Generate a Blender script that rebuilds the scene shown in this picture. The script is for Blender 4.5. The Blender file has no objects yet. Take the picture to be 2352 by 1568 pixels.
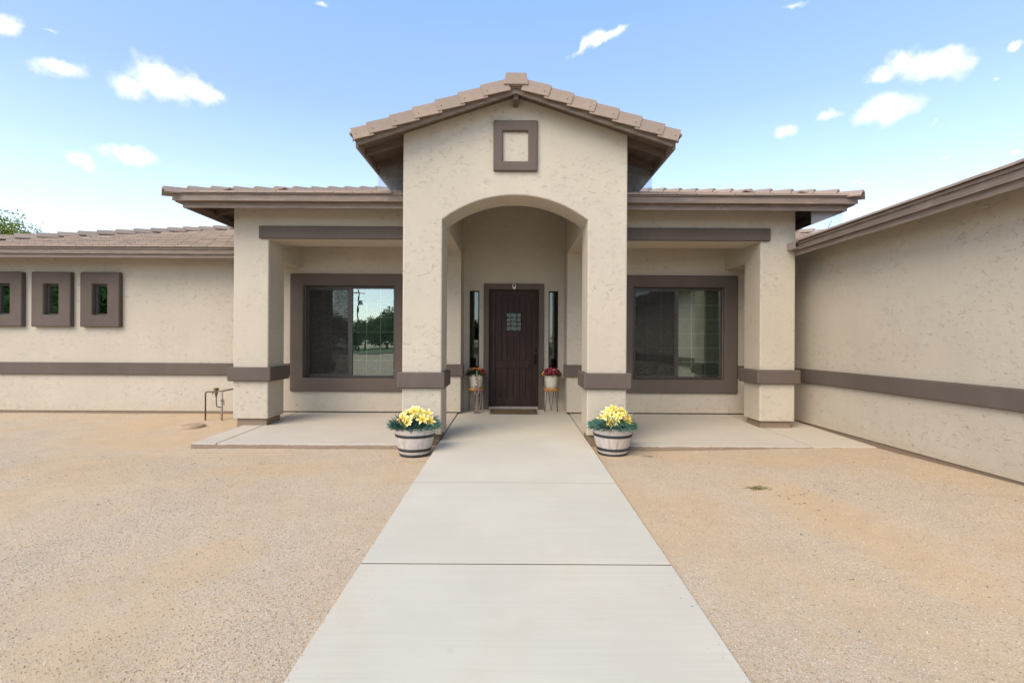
import bpy, bmesh, math, random
import numpy as np
from mathutils import Vector, Matrix, Euler, noise as mnoise

R = math.radians
random.seed(7)
rng = np.random.default_rng(11)
scene = bpy.context.scene
COL = scene.collection

# ------------------------------------------------------------------ camera
CAM_Z = 1.43
cam_d = bpy.data.cameras.new('camera')
cam_d.sensor_width = 36.0
cam_d.lens = 17.6
cam_d.clip_start = 0.05
cam_d.clip_end = 3000
cam = bpy.data.objects.new('camera', cam_d)
COL.objects.link(cam)
cam.location = (-0.037, 0.0, CAM_Z)
cam.rotation_euler = (R(90), R(-0.30), 0)
scene.camera = cam

# ------------------------------------------------------------------ sky, sun, exposure
SUN_EL, SUN_AZ = 42.0, 216.0          # azimuth measured from +Y towards +X
SKY_STRENGTH = 0.14
w = bpy.data.worlds.new('World')
scene.world = w
w.use_nodes = True
wt = w.node_tree
wt.nodes.clear()


def build_world():
    N, L = wt.nodes, wt.links

    def new(t, **k):
        n = N.new(t)
        for a, b in k.items():
            setattr(n, a, b)
        return n

    def math_(op, a, b=None, c=None, clamp=False):
        n = new('ShaderNodeMath', operation=op, use_clamp=clamp)
        for i, v in enumerate((a, b, c)):
            if v is None:
                continue
            if isinstance(v, (int, float)):
                n.inputs[i].default_value = v
            else:
                L.new(v, n.inputs[i])
        return n.outputs[0]
    out = new('ShaderNodeOutputWorld')
    bg = new('ShaderNodeBackground')
    bg.inputs[1].default_value = SKY_STRENGTH
    sky = new('ShaderNodeTexSky', sky_type='NISHITA', sun_disc=False)
    sky.sun_elevation = R(SUN_EL)
    sky.sun_rotation = R(SUN_AZ)
    sky.altitude = 350
    sky.air_density = 0.75
    sky.dust_density = 1.0
    sky.ozone_density = 1.0
    tc = new('ShaderNodeTexCoord')
    sep = new('ShaderNodeSeparateXYZ')
    L.new(tc.outputs['Generated'], sep.inputs[0])
    x, y, z = sep.outputs
    az = math_('ARCTAN2', x, y)
    azf = math_('WRAP', az, R(-55), R(55))
    hor = math_('SQRT', math_('ADD', math_('MULTIPLY', x, x), math_('MULTIPLY', y, y)))
    el = math_('ARCTAN2', z, hor)
    comb = new('ShaderNodeCombineXYZ')
    L.new(azf, comb.inputs[0])
    L.new(el, comb.inputs[1])
    nz = new('ShaderNodeTexNoise', noise_dimensions='2D')
    nz.inputs['Scale'].default_value = 26
    nz.inputs['Detail'].default_value = 7
    nz.inputs['Roughness'].default_value = 0.6
    L.new(comb.outputs[0], nz.inputs['Vector'])
    warp = new('ShaderNodeTexNoise', noise_dimensions='2D')
    warp.inputs['Scale'].default_value = 30
    warp.inputs['Detail'].default_value = 4
    L.new(comb.outputs[0], warp.inputs['Vector'])
    ws = new('ShaderNodeSeparateColor')
    L.new(warp.outputs['Color'], ws.inputs[0])
    azw = math_('ADD', azf, math_('MULTIPLY', math_('SUBTRACT', ws.outputs[0], 0.5), 0.026))
    elw = math_('ADD', el, math_('MULTIPLY', math_('SUBTRACT', ws.outputs[1], 0.5), 0.022))
    clouds = [  # px, py, half width, half height, tilt, weight   (2352 px wide picture)
        (5, 62, 50, 34, 0, 1), (132, 160, 72, 24, 4, 1), (300, 205, 50, 32, 0, 1), (372, 192, 80, 44, -6, 1.1),
        (440, 208, 66, 30, -12, 1), (492, 222, 24, 18, 0, .8), (295, 361, 72, 26, 0, 1), (180, 373, 38, 20, -8, 1),
        (1336, 106, 46, 18, 32, .85), (1368, 88, 40, 18, 24, .9), (1400, 76, 56, 16, 12, .85), (2070, 135, 46, 28, 0, .95), (2095, 140, 50, 26, 0, 1), (2140, 142, 80, 32, 0, 1.1),
        (2190, 145, 44, 36, -20, 1), (2017, 168, 42, 20, 0, 1), (2035, 246, 80, 34, 0, 1.1), (1990, 262, 40, 14, 0, .8),
        (1902, 262, 42, 14, 6, .8), (1799, 298, 36, 18, 0, .9), (2335, 97, 26, 16, 20, .8), (2285, 173, 18, 10, 0, .6),
        (2330, 347, 18, 8, 0, .7), (110, 72, 34, 12, 16, .42), (1820, 10, 60, 16, 0, .40), (2145, 270, 44, 10, 25, .42),
        (1990, 415, 90, 14, 0, .38), (420, 478, 110, 14, 0, .36), (738, 14, 26, 12, 0, .36), (2170, 357, 30, 10, 0, .4)]
    best = None
    for (px, py, hw, hh, tilt, wgt) in clouds:
        dx, dz = (px - 1176) / 1150, (784 - py) / 1150
        a0 = math.atan(dx)
        e0 = math.atan(dz / math.hypot(1, dx))
        sa = math.cos(a0) ** 2
        se = math.cos(e0) ** 2 * math.cos(a0)
        ra, re = hw / 1150 * sa, hh / 1150 * se
        c, s = math.cos(R(tilt)), math.sin(R(tilt))
        ux = math_('SUBTRACT', azw, a0)
        uz = math_('SUBTRACT', elw, e0)
        if tilt:
            p = math_('ADD', math_('MULTIPLY', ux, c / ra), math_('MULTIPLY', uz, s / ra))
            q = math_('ADD', math_('MULTIPLY', ux, -s / re), math_('MULTIPLY', uz, c / re))
        else:
            p = math_('MULTIPLY', ux, 1 / ra)
            q = math_('MULTIPLY', uz, 1 / re)
        d = math_('SQRT', math_('ADD', math_('MULTIPLY', p, p), math_('MULTIPLY', q, q)))
        v = math_('SUBTRACT', wgt, d)
        best = v if best is None else math_('MAXIMUM', best, v)
    f = math_('ADD', best, math_('MULTIPLY', math_('SUBTRACT', nz.outputs['Fac'], 0.5), 1.1))
    mr = new('ShaderNodeMapRange', interpolation_type='SMOOTHSTEP')
    mr.inputs['From Min'].default_value = -0.20
    mr.inputs['From Max'].default_value = 0.85
    L.new(f, mr.inputs['Value'])
    # pale air light towards the horizon, the same all the way round
    ramp = new('ShaderNodeValToRGB')
    cr = ramp.color_ramp
    cr.elements[0].position, cr.elements[0].color = 0.0, (3.8, 3.9, 3.85, 1)
    cr.elements[1].position, cr.elements[1].color = 1.0, (0.80, 1.30, 1.95, 1)
    for p, c in ((0.16, (2.75, 3.15, 3.4)), (0.30, (1.6, 2.0, 2.75)), (0.42, (1.02, 1.42, 2.4)), (0.60, (0.78, 1.38, 2.2))):
        e = cr.elements.new(p)
        e.color = (*c, 1)
    L.new(math_('MAXIMUM', el, 0.0), ramp.inputs[0])
    mixh = new('ShaderNodeMix', data_type='RGBA', blend_type='ADD')
    mixh.inputs['Factor'].default_value = 1.0
    L.new(sky.outputs[0], mixh.inputs['A'])
    L.new(ramp.outputs[0], mixh.inputs['B'])
    mix = new('ShaderNodeMix', data_type='RGBA')
    L.new(mr.outputs[0], mix.inputs['Factor'])
    L.new(mixh.outputs['Result'], mix.inputs['A'])
    mix.inputs['B'].default_value = (6.0, 6.0, 5.95, 1)
    L.new(mix.outputs['Result'], bg.inputs[0])
    L.new(bg.outputs[0], out.inputs[0])


build_world()

sun_d = bpy.data.lights.new('sun', 'SUN')
sun_d.energy = 2.1
sun_d.angle = R(44)
sun_d.color = (1.0, 0.87, 0.67)
sun = bpy.data.objects.new('sun', sun_d)
COL.objects.link(sun)
sd = Vector((math.sin(R(SUN_AZ)) * math.cos(R(SUN_EL)), math.cos(R(SUN_AZ)) * math.cos(R(SUN_EL)), math.sin(R(SUN_EL))))
sun.rotation_euler = (-sd).to_track_quat('-Z', 'Y').to_euler()
sun.location = (0, -10, 20)

vs = scene.view_settings
vs.view_transform = 'Standard'
vs.look = 'None'
vs.gamma = 1
vs.exposure = 0.68
vs.use_curve_mapping = False
try:
    scene.cycles.max_bounces = 8
    scene.cycles.transparent_max_bounces = 16
except Exception:
    pass


# ------------------------------------------------------------------ material helpers
class NT:
    def __init__(self, name):
        self.m = bpy.data.materials.new(name)
        self.m.use_nodes = True
        self.t = self.m.node_tree
        self.t.nodes.clear()
        self.out = self.n('ShaderNodeOutputMaterial')
        self.bsdf = self.n('ShaderNodeBsdfPrincipled')
        self.t.links.new(self.bsdf.outputs[0], self.out.inputs[0])
        self.tc = self.n('ShaderNodeTexCoord')
        self.co = self.tc.outputs['Object']

    def n(self, t, **k):
        n = self.t.nodes.new(t)
        for a, b in k.items():
            setattr(n, a, b)
        return n

    def put(self, sock, v):
        if v is None:
            return
        if isinstance(v, (int, float, tuple, list)):
            if isinstance(v, (tuple, list)) and len(v) == 3 and sock.type == 'RGBA':
                v = (*v, 1)
            sock.default_value = v
        else:
            self.t.links.new(v, sock)

    def math(self, op, a, b=None, c=None, clamp=False):
        n = self.n('ShaderNodeMath', operation=op, use_clamp=clamp)
        for i, v in enumerate((a, b, c)):
            self.put(n.inputs[i], v)
        return n.outputs[0]

    def noise(self, scale, detail=3, rough=0.5, vec=None, dist=0.0, color=False):
        n = self.n('ShaderNodeTexNoise')
        n.inputs['Scale'].default_value = scale
        n.inputs['Detail'].default_value = detail
        n.inputs['Roughness'].default_value = rough
        n.inputs['Distortion'].default_value = dist
        self.put(n.inputs['Vector'], vec if vec is not None else self.co)
        return n.outputs['Color' if color else 'Fac']

    def voro(self, scale, vec=None, feature='F1', out='Distance'):
        n = self.n('ShaderNodeTexVoronoi', feature=feature)
        n.inputs['Scale'].default_value = scale
        self.put(n.inputs['Vector'], vec if vec is not None else self.co)
        return n.outputs[out]

    def mapping(self, scale=(1, 1, 1), loc=(0, 0, 0), vec=None):
        n = self.n('ShaderNodeMapping')
        n.inputs['Scale'].default_value = scale
        n.inputs['Location'].default_value = loc
        self.put(n.inputs['Vector'], vec if vec is not None else self.co)
        return n.outputs[0]

    def rng(self, v, a, b, c=0.0, d=1.0, smooth=True):
        n = self.n('ShaderNodeMapRange', interpolation_type='SMOOTHSTEP' if smooth else 'LINEAR')
        self.put(n.inputs['Value'], v)
        n.inputs['From Min'].default_value = a
        n.inputs['From Max'].default_value = b
        n.inputs['To Min'].default_value = c
        n.inputs['To Max'].default_value = d
        return n.outputs[0]

    def mix(self, f, a, b, blend='MIX'):
        n = self.n('ShaderNodeMix', data_type='RGBA', blend_type=blend)
        self.put(n.inputs['Factor'], f)
        self.put(n.inputs['A'], a)
        self.put(n.inputs['B'], b)
        return n.outputs['Result']

    def bump(self, h, strength=0.5, dist=0.01, normal=None):
        n = self.n('ShaderNodeBump')
        n.inputs['Strength'].default_value = strength
        n.inputs['Distance'].default_value = dist
        self.put(n.inputs['Height'], h)
        if normal is not None:
            self.put(n.inputs['Normal'], normal)
        return n.outputs[0]

    def done(self, color, rough=0.8, normal=None, spec=0.3, metal=0.0):
        b = self.bsdf
        self.put(b.inputs['Base Color'], color)
        self.put(b.inputs['Roughness'], rough)
        self.put(b.inputs['Specular IOR Level'], spec)
        self.put(b.inputs['Metallic'], metal)
        if normal is not None:
            self.put(b.inputs['Normal'], normal)
        return self.m


def mul(c, k):
    return tuple(min(1, a * k) for a in c)


def stucco(name, col, crease=1.0, fine=1.0, mott=1.0):
    t = NT(name)
    big = t.noise(0.9, 4, 0.6)
    c = t.mix(t.rng(big, 0.3, 0.7), mul(col, 1 - 0.05 * mott), mul(col, 1 + 0.04 * mott))
    spots = t.noise(9, 3, 0.6)
    c = t.mix(t.rng(spots, 0.35, 0.75, 0, 0.35), c, mul(col, 0.93))
    st = t.noise(1.0, 4, 0.6, vec=t.mapping((5, 5, 0.5), (1, 2, 3)))
    c = t.mix(t.rng(st, 0.45, 0.75, 0, 0.30 * mott), c, mul(col, 0.90))
    sz = t.n('ShaderNodeSeparateXYZ')
    t.put(sz.inputs[0], t.co)
    sp_ = t.math('ADD', sz.outputs[2], t.math('MULTIPLY', t.math('SUBTRACT', spots, 0.5), 0.7))
    dirt = (col[0] * 0.92, col[1] * 0.84, col[2] * 0.74)
    c = t.mix(t.rng(sp_, 0.22, -0.05, 0, 0.5), c, dirt)
    # short trowel tears: thin iso-lines of a warped noise, kept only in scattered patches
    vec = t.mapping((1.0, 1.0, 2.1))
    a = t.noise(9.0, 2.0, 0.5, vec=vec, dist=0.55)
    ln = t.math('ABSOLUTE', t.math('SUBTRACT', a, 0.5))
    line = t.rng(ln, 0.002, 0.020, 1.0, 0.0)
    b = t.noise(11.0, 1, 0.5, vec=t.mapping((1, 1, 1.3), (7.3, 1.1, 4.2)))
    b2 = t.noise(1.1, 2, 0.5, vec=t.mapping((1, 1, 1), (2.3, 5.1, 9.2)))
    mask = t.math('MULTIPLY', t.rng(b, 0.53, 0.61), t.rng(b2, 0.33, 0.56))
    tear = t.math('MULTIPLY', line, mask)
    c = t.mix(t.math('MULTIPLY', tear, 0.50 * crease), c, mul(col, 0.45))  # colour darkened along the tears, for dirt and for shade in the crease
    lump = t.rng(a, 0.5, 0.58)
    fineb = t.noise(95, 3, 0.6)
    h = t.math('ADD', t.math('MULTIPLY', fineb, 0.10 * fine), t.math('MULTIPLY', t.noise(2.2, 3, 0.5), 1.4))
    h = t.math('ADD', h, t.math('MULTIPLY', t.noise(22, 3, 0.6), 0.12 * fine))
    h = t.math('ADD', h, t.math('MULTIPLY', t.math('MULTIPLY', lump, mask), 0.35 * crease))
    h = t.math('SUBTRACT', h, t.math('MULTIPLY', tear, 0.6 * crease))
    return t.done(c, 0.93, t.bump(h, 0.55, 0.010), 0.12)


STUCCO_COL = (0.495, 0.436, 0.348)
TRIM_COL = (0.128, 0.101, 0.084)
M = {}
M['stucco'] = stucco('stucco_cream', STUCCO_COL)
M['trim'] = stucco('stucco_brown_trim', TRIM_COL, 0.25, 1.0, 2.6)


def painted_wood(name, col, rough=0.6):
    t = NT(name)
    g = t.noise(1.0, 6, 0.65, vec=t.mapping((3, 3, 28)))
    g2 = t.noise(4.0, 5, 0.65, vec=t.mapping((1.2, 1.2, 2.0)))
    c = t.mix(t.rng(g, 0.35, 0.65), mul(col, 0.85), mul(col, 1.12))
    c = t.mix(t.rng(g2, 0.55, 0.72, 0, 0.55), c, mul(col, 1.55))
    return t.done(c, rough, t.bump(g, 0.25, 0.004), 0.3)


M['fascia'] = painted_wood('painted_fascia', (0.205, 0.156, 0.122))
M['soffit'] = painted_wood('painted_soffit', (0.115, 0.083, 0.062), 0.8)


def tile_mat():
    t = NT('concrete_tile')
    oi = t.n('ShaderNodeObjectInfo')
    gi = t.n('ShaderNodeNewGeometry')
    rnd = t.math('FRACT', t.math('ADD', oi.outputs['Random'], gi.outputs['Random Per Island']))
    a = (0.275, 0.213, 0.172)
    b = (0.345, 0.258, 0.198)
    c = t.mix(rnd, a, b)
    n = t.noise(7, 5, 0.65)
    c = t.mix(t.rng(n, 0.45, 0.75, 0, 0.5), c, (0.235, 0.19, 0.162))
    n2 = t.noise(60, 4, 0.6)
    c = t.mix(t.rng(n2, 0.4, 0.8, 0, 0.35), c, (0.42, 0.35, 0.295))
    return t.done(c, 0.85, t.bump(n2, 0.3, 0.003), 0.25)


M['tile'] = tile_mat()


def concrete(name, col, stain, stain_amt=0.5):
    t = NT(name)
    n = t.noise(0.8, 5, 0.6)
    c = t.mix(t.rng(n, 0.3, 0.7), mul(col, 0.94), mul(col, 1.04))
    s = t.noise(1.7, 6, 0.65, vec=t.mapping((1.0, 0.55, 1), (3, 1, 0)))
    c = t.mix(t.rng(s, 0.52, 0.78, 0, stain_amt), c, stain)
    s2 = t.noise(5.5, 6, 0.7, vec=t.mapping((1, 1, 1), (9, 4, 0)))
    c = t.mix(t.rng(s2, 0.63, 0.74, 0, 0.25), c, mul(col, 0.72))
    # broom finish: fine streaks across the walk
    br = t.noise(1.0, 4, 0.7, vec=t.mapping((1.6, 190, 1)))
    br2 = t.noise(1.0, 3, 0.6, vec=t.mapping((0.7, 38, 1)))
    c = t.mix(t.rng(br, 0.3, 0.7, 0, 0.28), c, mul(col, 0.80))
    c = t.mix(t.rng(br2, 0.4, 0.75, 0, 0.24), c, mul(col, 0.82))
    g = t.noise(260, 2, 0.5)
    c = t.mix(t.rng(g, 0.55, 0.75, 0, 0.2), c, mul(col, 0.75))
    h = t.math('ADD', t.math('MULTIPLY', br, 0.5), t.math('MULTIPLY', g, 0.4))
    return t.done(c, 0.86, t.bump(h, 0.30, 0.003), 0.25)


M['walk'] = concrete('concrete_walk', (0.600, 0.548, 0.448), (0.59, 0.485, 0.35), 0.65)
M['porch'] = concrete('concrete_porch', (0.565, 0.495, 0.405), (0.56, 0.41, 0.285), 0.6)
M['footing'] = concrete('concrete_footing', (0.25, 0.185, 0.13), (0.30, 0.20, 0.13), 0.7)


def gravel():
    t = NT('decomposed_granite')
    tan = (0.44, 0.325, 0.215)
    patch = t.noise(0.42, 5, 0.6, vec=t.mapping((1, 0.55, 1), (2, 3, 0)))
    patch2 = t.noise(1.6, 4, 0.6, vec=t.mapping((1, 0.6, 1), (5, 8, 0)))
    pm = t.rng(t.math('ADD', patch, t.math('MULTIPLY', patch2, 0.35)), 0.58, 0.84)
    # bare swept earth: a long scuff on the right, a bank by the left wing
    sx = t.n('ShaderNodeSeparateXYZ')
    t.put(sx.inputs[0], t.co)

    def scuff(cx, cy, rx, ry, tilt):
        c_, s_ = math.cos(tilt), math.sin(tilt)
        ux = t.math('SUBTRACT', sx.outputs[0], cx)
        uy = t.math('SUBTRACT', sx.outputs[1], cy)
        p = t.math('MULTIPLY', t.math('ADD', t.math('MULTIPLY', ux, c_), t.math('MULTIPLY', uy, s_)), 1 / rx)
        q = t.math('MULTIPLY', t.math('ADD', t.math('MULTIPLY', ux, -s_), t.math('MULTIPLY', uy, c_)), 1 / ry)
        d = t.math('SQRT', t.math('ADD', t.math('MULTIPLY', p, p), t.math('MULTIPLY', q, q)))
        return t.rng(t.math('ADD', d, t.math('MULTIPLY', t.math('SUBTRACT', patch2, 0.5), 1.6)), 1.25, 0.35)
    for arg in ((2.85, 4.3, 0.50, 1.7, 0.12), (-5.4, 7.6, 1.6, 0.55, 0.1), (-3.0, 6.0, 0.9, 0.45, 0.2), (3.6, 6.5, 1.2, 0.4, -0.1), (-2.3, 3.6, 0.35, 0.6, 0.0)):
        pm = t.math('MAXIMUM', pm, scuff(*arg))
    v = t.voro(150, feature='F1', out='Color')
    sp = t.n('ShaderNodeSeparateColor')
    t.put(sp.inputs[0], v)
    stone = t.mix(t.rng(sp.outputs[0], 0.0, 1.0, 0, 1, False), (0.46, 0.368, 0.262), (0.67, 0.555, 0.415))
    stone = t.mix(t.rng(sp.outputs[1], 0.80, 0.97, 0, 0.75), stone, (0.24, 0.175, 0.125))
    stone = t.mix(t.rng(sp.outputs[2], 0.82, 0.97, 0, 0.8), stone, (0.68, 0.62, 0.55))
    stone = t.mix(t.rng(sp.outputs[2], 0.16, 0.04, 0, 0.6), stone, (0.50, 0.33, 0.235))
    fine = t.noise(330, 3, 0.7)
    soil = t.mix(t.rng(fine, 0.3, 0.7), (0.49, 0.345, 0.200), (0.61, 0.440, 0.268))
    cov = t.rng(t.noise(48, 3, 0.6), 0.38, 0.60)
    keep = t.math('MULTIPLY', t.math('SUBTRACT', 1.0, t.math('MULTIPLY', pm, 0.80)),
                  t.math('ADD', 0.45, t.math('MULTIPLY', cov, 0.55)))
    c = t.mix(keep, soil, stone)
    mott = t.noise(3.2, 5, 0.65)
    c = t.mix(t.rng(mott, 0.35, 0.75, 0, 0.18), c, (0.30, 0.23, 0.162))
    dist = t.voro(150)
    h = t.math('ADD', t.math('MULTIPLY', t.math('SUBTRACT', 1.0, dist), keep), t.math('MULTIPLY', fine, 0.3))
    h2 = t.noise(2.6, 4, 0.6)
    nrm = t.bump(h2, 0.35, 0.03)
    return t.done(c, 0.95, t.bump(h, 0.75, 0.006, nrm), 0.15)


M['gravel'] = gravel()


def simple(name, col, rough=0.5, var=0.12, scale=8, metal=0.0, spec=0.4, island=False, objrnd=False):
    t = NT(name)
    n = t.noise(scale, 4, 0.6)
    c = t.mix(t.rng(n, 0.3, 0.7), mul(col, 1 - var), mul(col, 1 + var))
    if island:
        g = t.n('ShaderNodeNewGeometry')
        c = t.mix(g.outputs['Random Per Island'], mul(col, 0.55), c)
    if objrnd:
        g = t.n('ShaderNodeObjectInfo')
        c = t.mix(g.outputs['Random'], mul(col, 0.7), c)
    return t.done(c, rough, t.bump(n, 0.1, 0.002), spec, metal)


def leaf(name, col):
    t = NT(name)
    g = t.n('ShaderNodeNewGeometry')
    c = t.mix(g.outputs['Random Per Island'], mul(col, 0.6), mul(col, 1.1))
    t.done(c, 0.6, None, 0.2)
    tl = t.n('ShaderNodeBsdfTranslucent')
    t.put(tl.inputs[0], c)
    mx = t.n('ShaderNodeMixShader')
    mx.inputs[0].default_value = 0.4
    t.t.links.new(t.bsdf.outputs[0], mx.inputs[1])
    t.t.links.new(tl.outputs[0], mx.inputs[2])
    t.t.links.new(mx.outputs[0], t.out.inputs[0])
    return t.m


M['bronze'] = simple('bronze_frame', (0.060, 0.049, 0.041), 0.4)
M['dark'] = simple('dark_void', (0.018, 0.016, 0.014), 0.9)
M['room'] = simple('room_wall', (0.10, 0.095, 0.085), 0.9)
M['blind'] = simple('blind_slat', (0.27, 0.28, 0.25), 0.6)
M['muntin'] = simple('muntin_bar', (0.72, 0.66, 0.63), 0.5)
M['iron'] = simple('black_iron', (0.012, 0.012, 0.013), 0.45)
M['handle'] = simple('oiled_bronze', (0.035, 0.032, 0.030), 0.3, metal=0.8)
M['white_plastic'] = simple('white_plastic', (0.70, 0.69, 0.67), 0.4)
M['black_plastic'] = simple('black_plastic', (0.015, 0.015, 0.016), 0.2)
M['cream_pot'] = simple('cream_glazed_pot', (0.62, 0.58, 0.45), 0.45, 0.05, 20)
M['stand_wood'] = simple('orange_wood', (0.50, 0.22, 0.055), 0.5, 0.2, 20)
M['soil'] = simple('potting_soil', (0.05, 0.035, 0.025), 0.95, 0.4, 40)
M['rust'] = simple('rusty_steel', (0.19, 0.135, 0.105), 0.75, 0.25, 60)
M['pipe_grey'] = simple('grey_pipe', (0.33, 0.28, 0.24), 0.6, 0.2, 30)
M['pipe_dark'] = simple('dark_pipe', (0.10, 0.085, 0.075), 0.6, 0.25, 30)
M['brass'] = simple('tarnished_brass', (0.16, 0.13, 0.06), 0.5, 0.3, 60, metal=0.4)
M['cover'] = simple('tan_cover', (0.42, 0.30, 0.20), 0.8, 0.1, 30)
M['band'] = simple('black_band', (0.030, 0.029, 0.030), 0.5)
M['bark'] = simple('bark', (0.11, 0.085, 0.065), 0.95, 0.35, 15)
M['leaf_dark'] = leaf('leaf_green', (0.095, 0.185, 0.045))
M['leaf_light'] = leaf('leaf_yellow_green', (0.27, 0.32, 0.06))
M['needle'] = simple('blue_green_needle', (0.085, 0.215, 0.165), 0.6, 0.4, 25, island=True)
M['needle2'] = simple('silver_green_needle', (0.26, 0.35, 0.32), 0.6, 0.3, 25, island=True)
M['mumleaf'] = simple('mum_leaf', (0.030, 0.075, 0.026), 0.6, 0.3, 30, island=True)
M['red_petal'] = simple('red_petal', (0.42, 0.020, 0.045), 0.6, 0.25, 60, objrnd=True)
M['orange_petal'] = simple('orange_petal', (0.68, 0.19, 0.025), 0.6, 0.2, 60, objrnd=True)
M['gold_petal'] = simple('gold_petal', (0.80, 0.42, 0.04), 0.6, 0.2, 60, objrnd=True)
M['pink_petal'] = simple('pink_petal', (0.66, 0.10, 0.13), 0.6, 0.2, 60)
M['flower_eye'] = simple('flower_eye', (0.06, 0.025, 0.012), 0.8)
M['galv'] = simple('galvanised_wire', (0.55, 0.56, 0.57), 0.5)
M['weed'] = simple('dry_weed', (0.16, 0.14, 0.035), 0.9, 0.4, 40, island=True)
M['twig'] = simple('dark_twig', (0.06, 0.045, 0.03), 0.9, 0.4, 40, island=True)
M['asphalt'] = simple('asphalt', (0.055, 0.054, 0.053), 0.9, 0.2, 30)
M['grass'] = simple('grass_blade', (0.075, 0.125, 0.028), 0.9, 0.35, 3)
M['pole_wood'] = simple('pole_wood', (0.16, 0.125, 0.095), 0.9, 0.25, 6)
M['can_grey'] = simple('transformer_grey', (0.32, 0.34, 0.35), 0.5)


def lily_mat():
    t = NT('yellow_lily')
    ln = t.n('ShaderNodeVectorMath', operation='LENGTH')
    t.put(ln.inputs[0], t.co)
    d = t.rng(ln.outputs['Value'], 0.0, 0.075)
    c = t.mix(d, (0.70, 0.42, 0.02), (0.90, 0.79, 0.24))
    d2 = t.rng(ln.outputs['Value'], 0.045, 0.10)
    c = t.mix(d2, c, (0.93, 0.89, 0.62))
    m = t.done(c, 0.6, None, 0.2)
    t.bsdf.inputs['Subsurface Weight'].default_value = 0.0
    return m


M['lily'] = lily_mat()
M['lilyleaf'] = simple('lily_leaf', (0.12, 0.21, 0.055), 0.55, 0.3, 30, island=True)
M['stem'] = simple('pale_stem', (0.20, 0.27, 0.16), 0.7, 0.2, 30)


def barrel_mat():
    t = NT('weathered_barrel')
    g = t.noise(1.0, 5, 0.6, vec=t.mapping((26, 26, 2.0)))
    c = t.mix(t.rng(g, 0.3, 0.7), (0.42, 0.37, 0.335), (0.56, 0.51, 0.47))
    s = t.noise(1.0, 3, 0.6, vec=t.mapping((15, 15, 1.3), (4, 2, 0)))
    c = t.mix(t.rng(s, 0.58, 0.74, 0, 0.55), c, (0.38, 0.22, 0.12))
    return t.done(c, 0.7, t.bump(g, 0.25, 0.003), 0.25)


M['barrel'] = barrel_mat()


def door_mat():
    t = NT('espresso_wood')
    g = t.noise(1.0, 6, 0.65, vec=t.mapping((34, 34, 1.6)))
    c = t.mix(t.rng(g, 0.3, 0.7), (0.028, 0.016, 0.012), (0.052, 0.029, 0.021))
    return t.done(c, 0.55, t.bump(g, 0.3, 0.002), 0.2)


M['door'] = door_mat()


def mat_mat():
    t = NT('coir_mat')
    n = t.noise(140, 4, 0.7)
    n2 = t.noise(9, 3, 0.6)
    c = t.mix(t.rng(n, 0.3, 0.7), (0.14, 0.10, 0.05), (0.25, 0.18, 0.095))
    c = t.mix(t.rng(n2, 0.50, 0.60, 0, 0.35), c, (0.10, 0.085, 0.06))
    return t.done(c, 0.95, t.bump(n, 0.8, 0.006), 0.1)


M['coir'] = mat_mat()


def glass_mat(name, refl, tint, rough=0.0, sheen=1.0):
    t = NT(name)
    t.t.nodes.remove(t.bsdf)
    tr = t.n('ShaderNodeBsdfTransparent')
    tr.inputs[0].default_value = (*tint, 1)
    gl = t.n('ShaderNodeBsdfGlossy')
    gl.inputs['Color'].default_value = (0.90 * sheen, 0.97 * sheen, 0.94 * sheen, 1)
    gl.inputs['Roughness'].default_value = rough
    wv = t.bump(t.noise(2.2, 2, 0.5), 0.04, 0.02)
    t.put(gl.inputs['Normal'], wv)
    fr = t.n('ShaderNodeFresnel')
    fr.inputs['IOR'].default_value = 1.55
    f = t.math('ADD', t.math('MULTIPLY', fr.outputs[0], 1.0 - refl), refl, clamp=True)
    mx = t.n('ShaderNodeMixShader')
    t.put(mx.inputs[0], f)
    t.t.links.new(tr.outputs[0], mx.inputs[1])
    t.t.links.new(gl.outputs[0], mx.inputs[2])
    t.t.links.new(mx.outputs[0], t.out.inputs[0])
    return t.m


M['glass'] = glass_mat('coated_window_glass', 0.15, (0.78, 0.84, 0.79))
M['glass_grille'] = glass_mat('grille_glass', 0.0, (0.5, 0.52, 0.48), 0.0, 0.55)
M['glass_mirror'] = glass_mat('mirror_coated_glass', 0.50, (0.3, 0.34, 0.3))
M['glass_dark'] = glass_mat('dark_green_glass', 0.05, (0.16, 0.20, 0.17))


def veil_mat(name, col, alpha):
    t = NT(name)
    t.t.nodes.remove(t.bsdf)
    tr = t.n('ShaderNodeBsdfTransparent')
    df = t.n('ShaderNodeBsdfDiffuse')
    df.inputs[0].default_value = (*col, 1)
    mx = t.n('ShaderNodeMixShader')
    n = t.noise(9, 3, 0.6)
    t.put(mx.inputs[0], t.rng(n, 0.2, 0.8, alpha * 0.85, alpha * 1.15))
    t.t.links.new(tr.outputs[0], mx.inputs[1])
    t.t.links.new(df.outputs[0], mx.inputs[2])
    t.t.links.new(mx.outputs[0], t.out.inputs[0])
    return t.m


M['screen'] = veil_mat('insect_screen', (0.05, 0.045, 0.04), 0.42)


# ------------------------------------------------------------------ object helpers
def mk(name, me, mat, parent=None, loc=None, rot=None, smooth=False):
    o = bpy.data.objects.new(name, me)
    COL.objects.link(o)
    if mat is not None and len(me.materials) == 0:
        me.materials.append(M[mat] if isinstance(mat, str) else mat)
    if parent is not None:
        o.parent = parent
    if loc is not None:
        o.location = loc
    if rot is not None:
        o.rotation_euler = rot
    if smooth:
        me.polygons.foreach_set('use_smooth', [True] * len(me.polygons))
    return o


def tag(o, label=None, cat=None, group=None, kind=None):
    if label:
        o['label'] = label
    if cat:
        o['category'] = cat
    if group:
        o['group'] = group
    if kind:
        o['kind'] = kind
    return o


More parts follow.
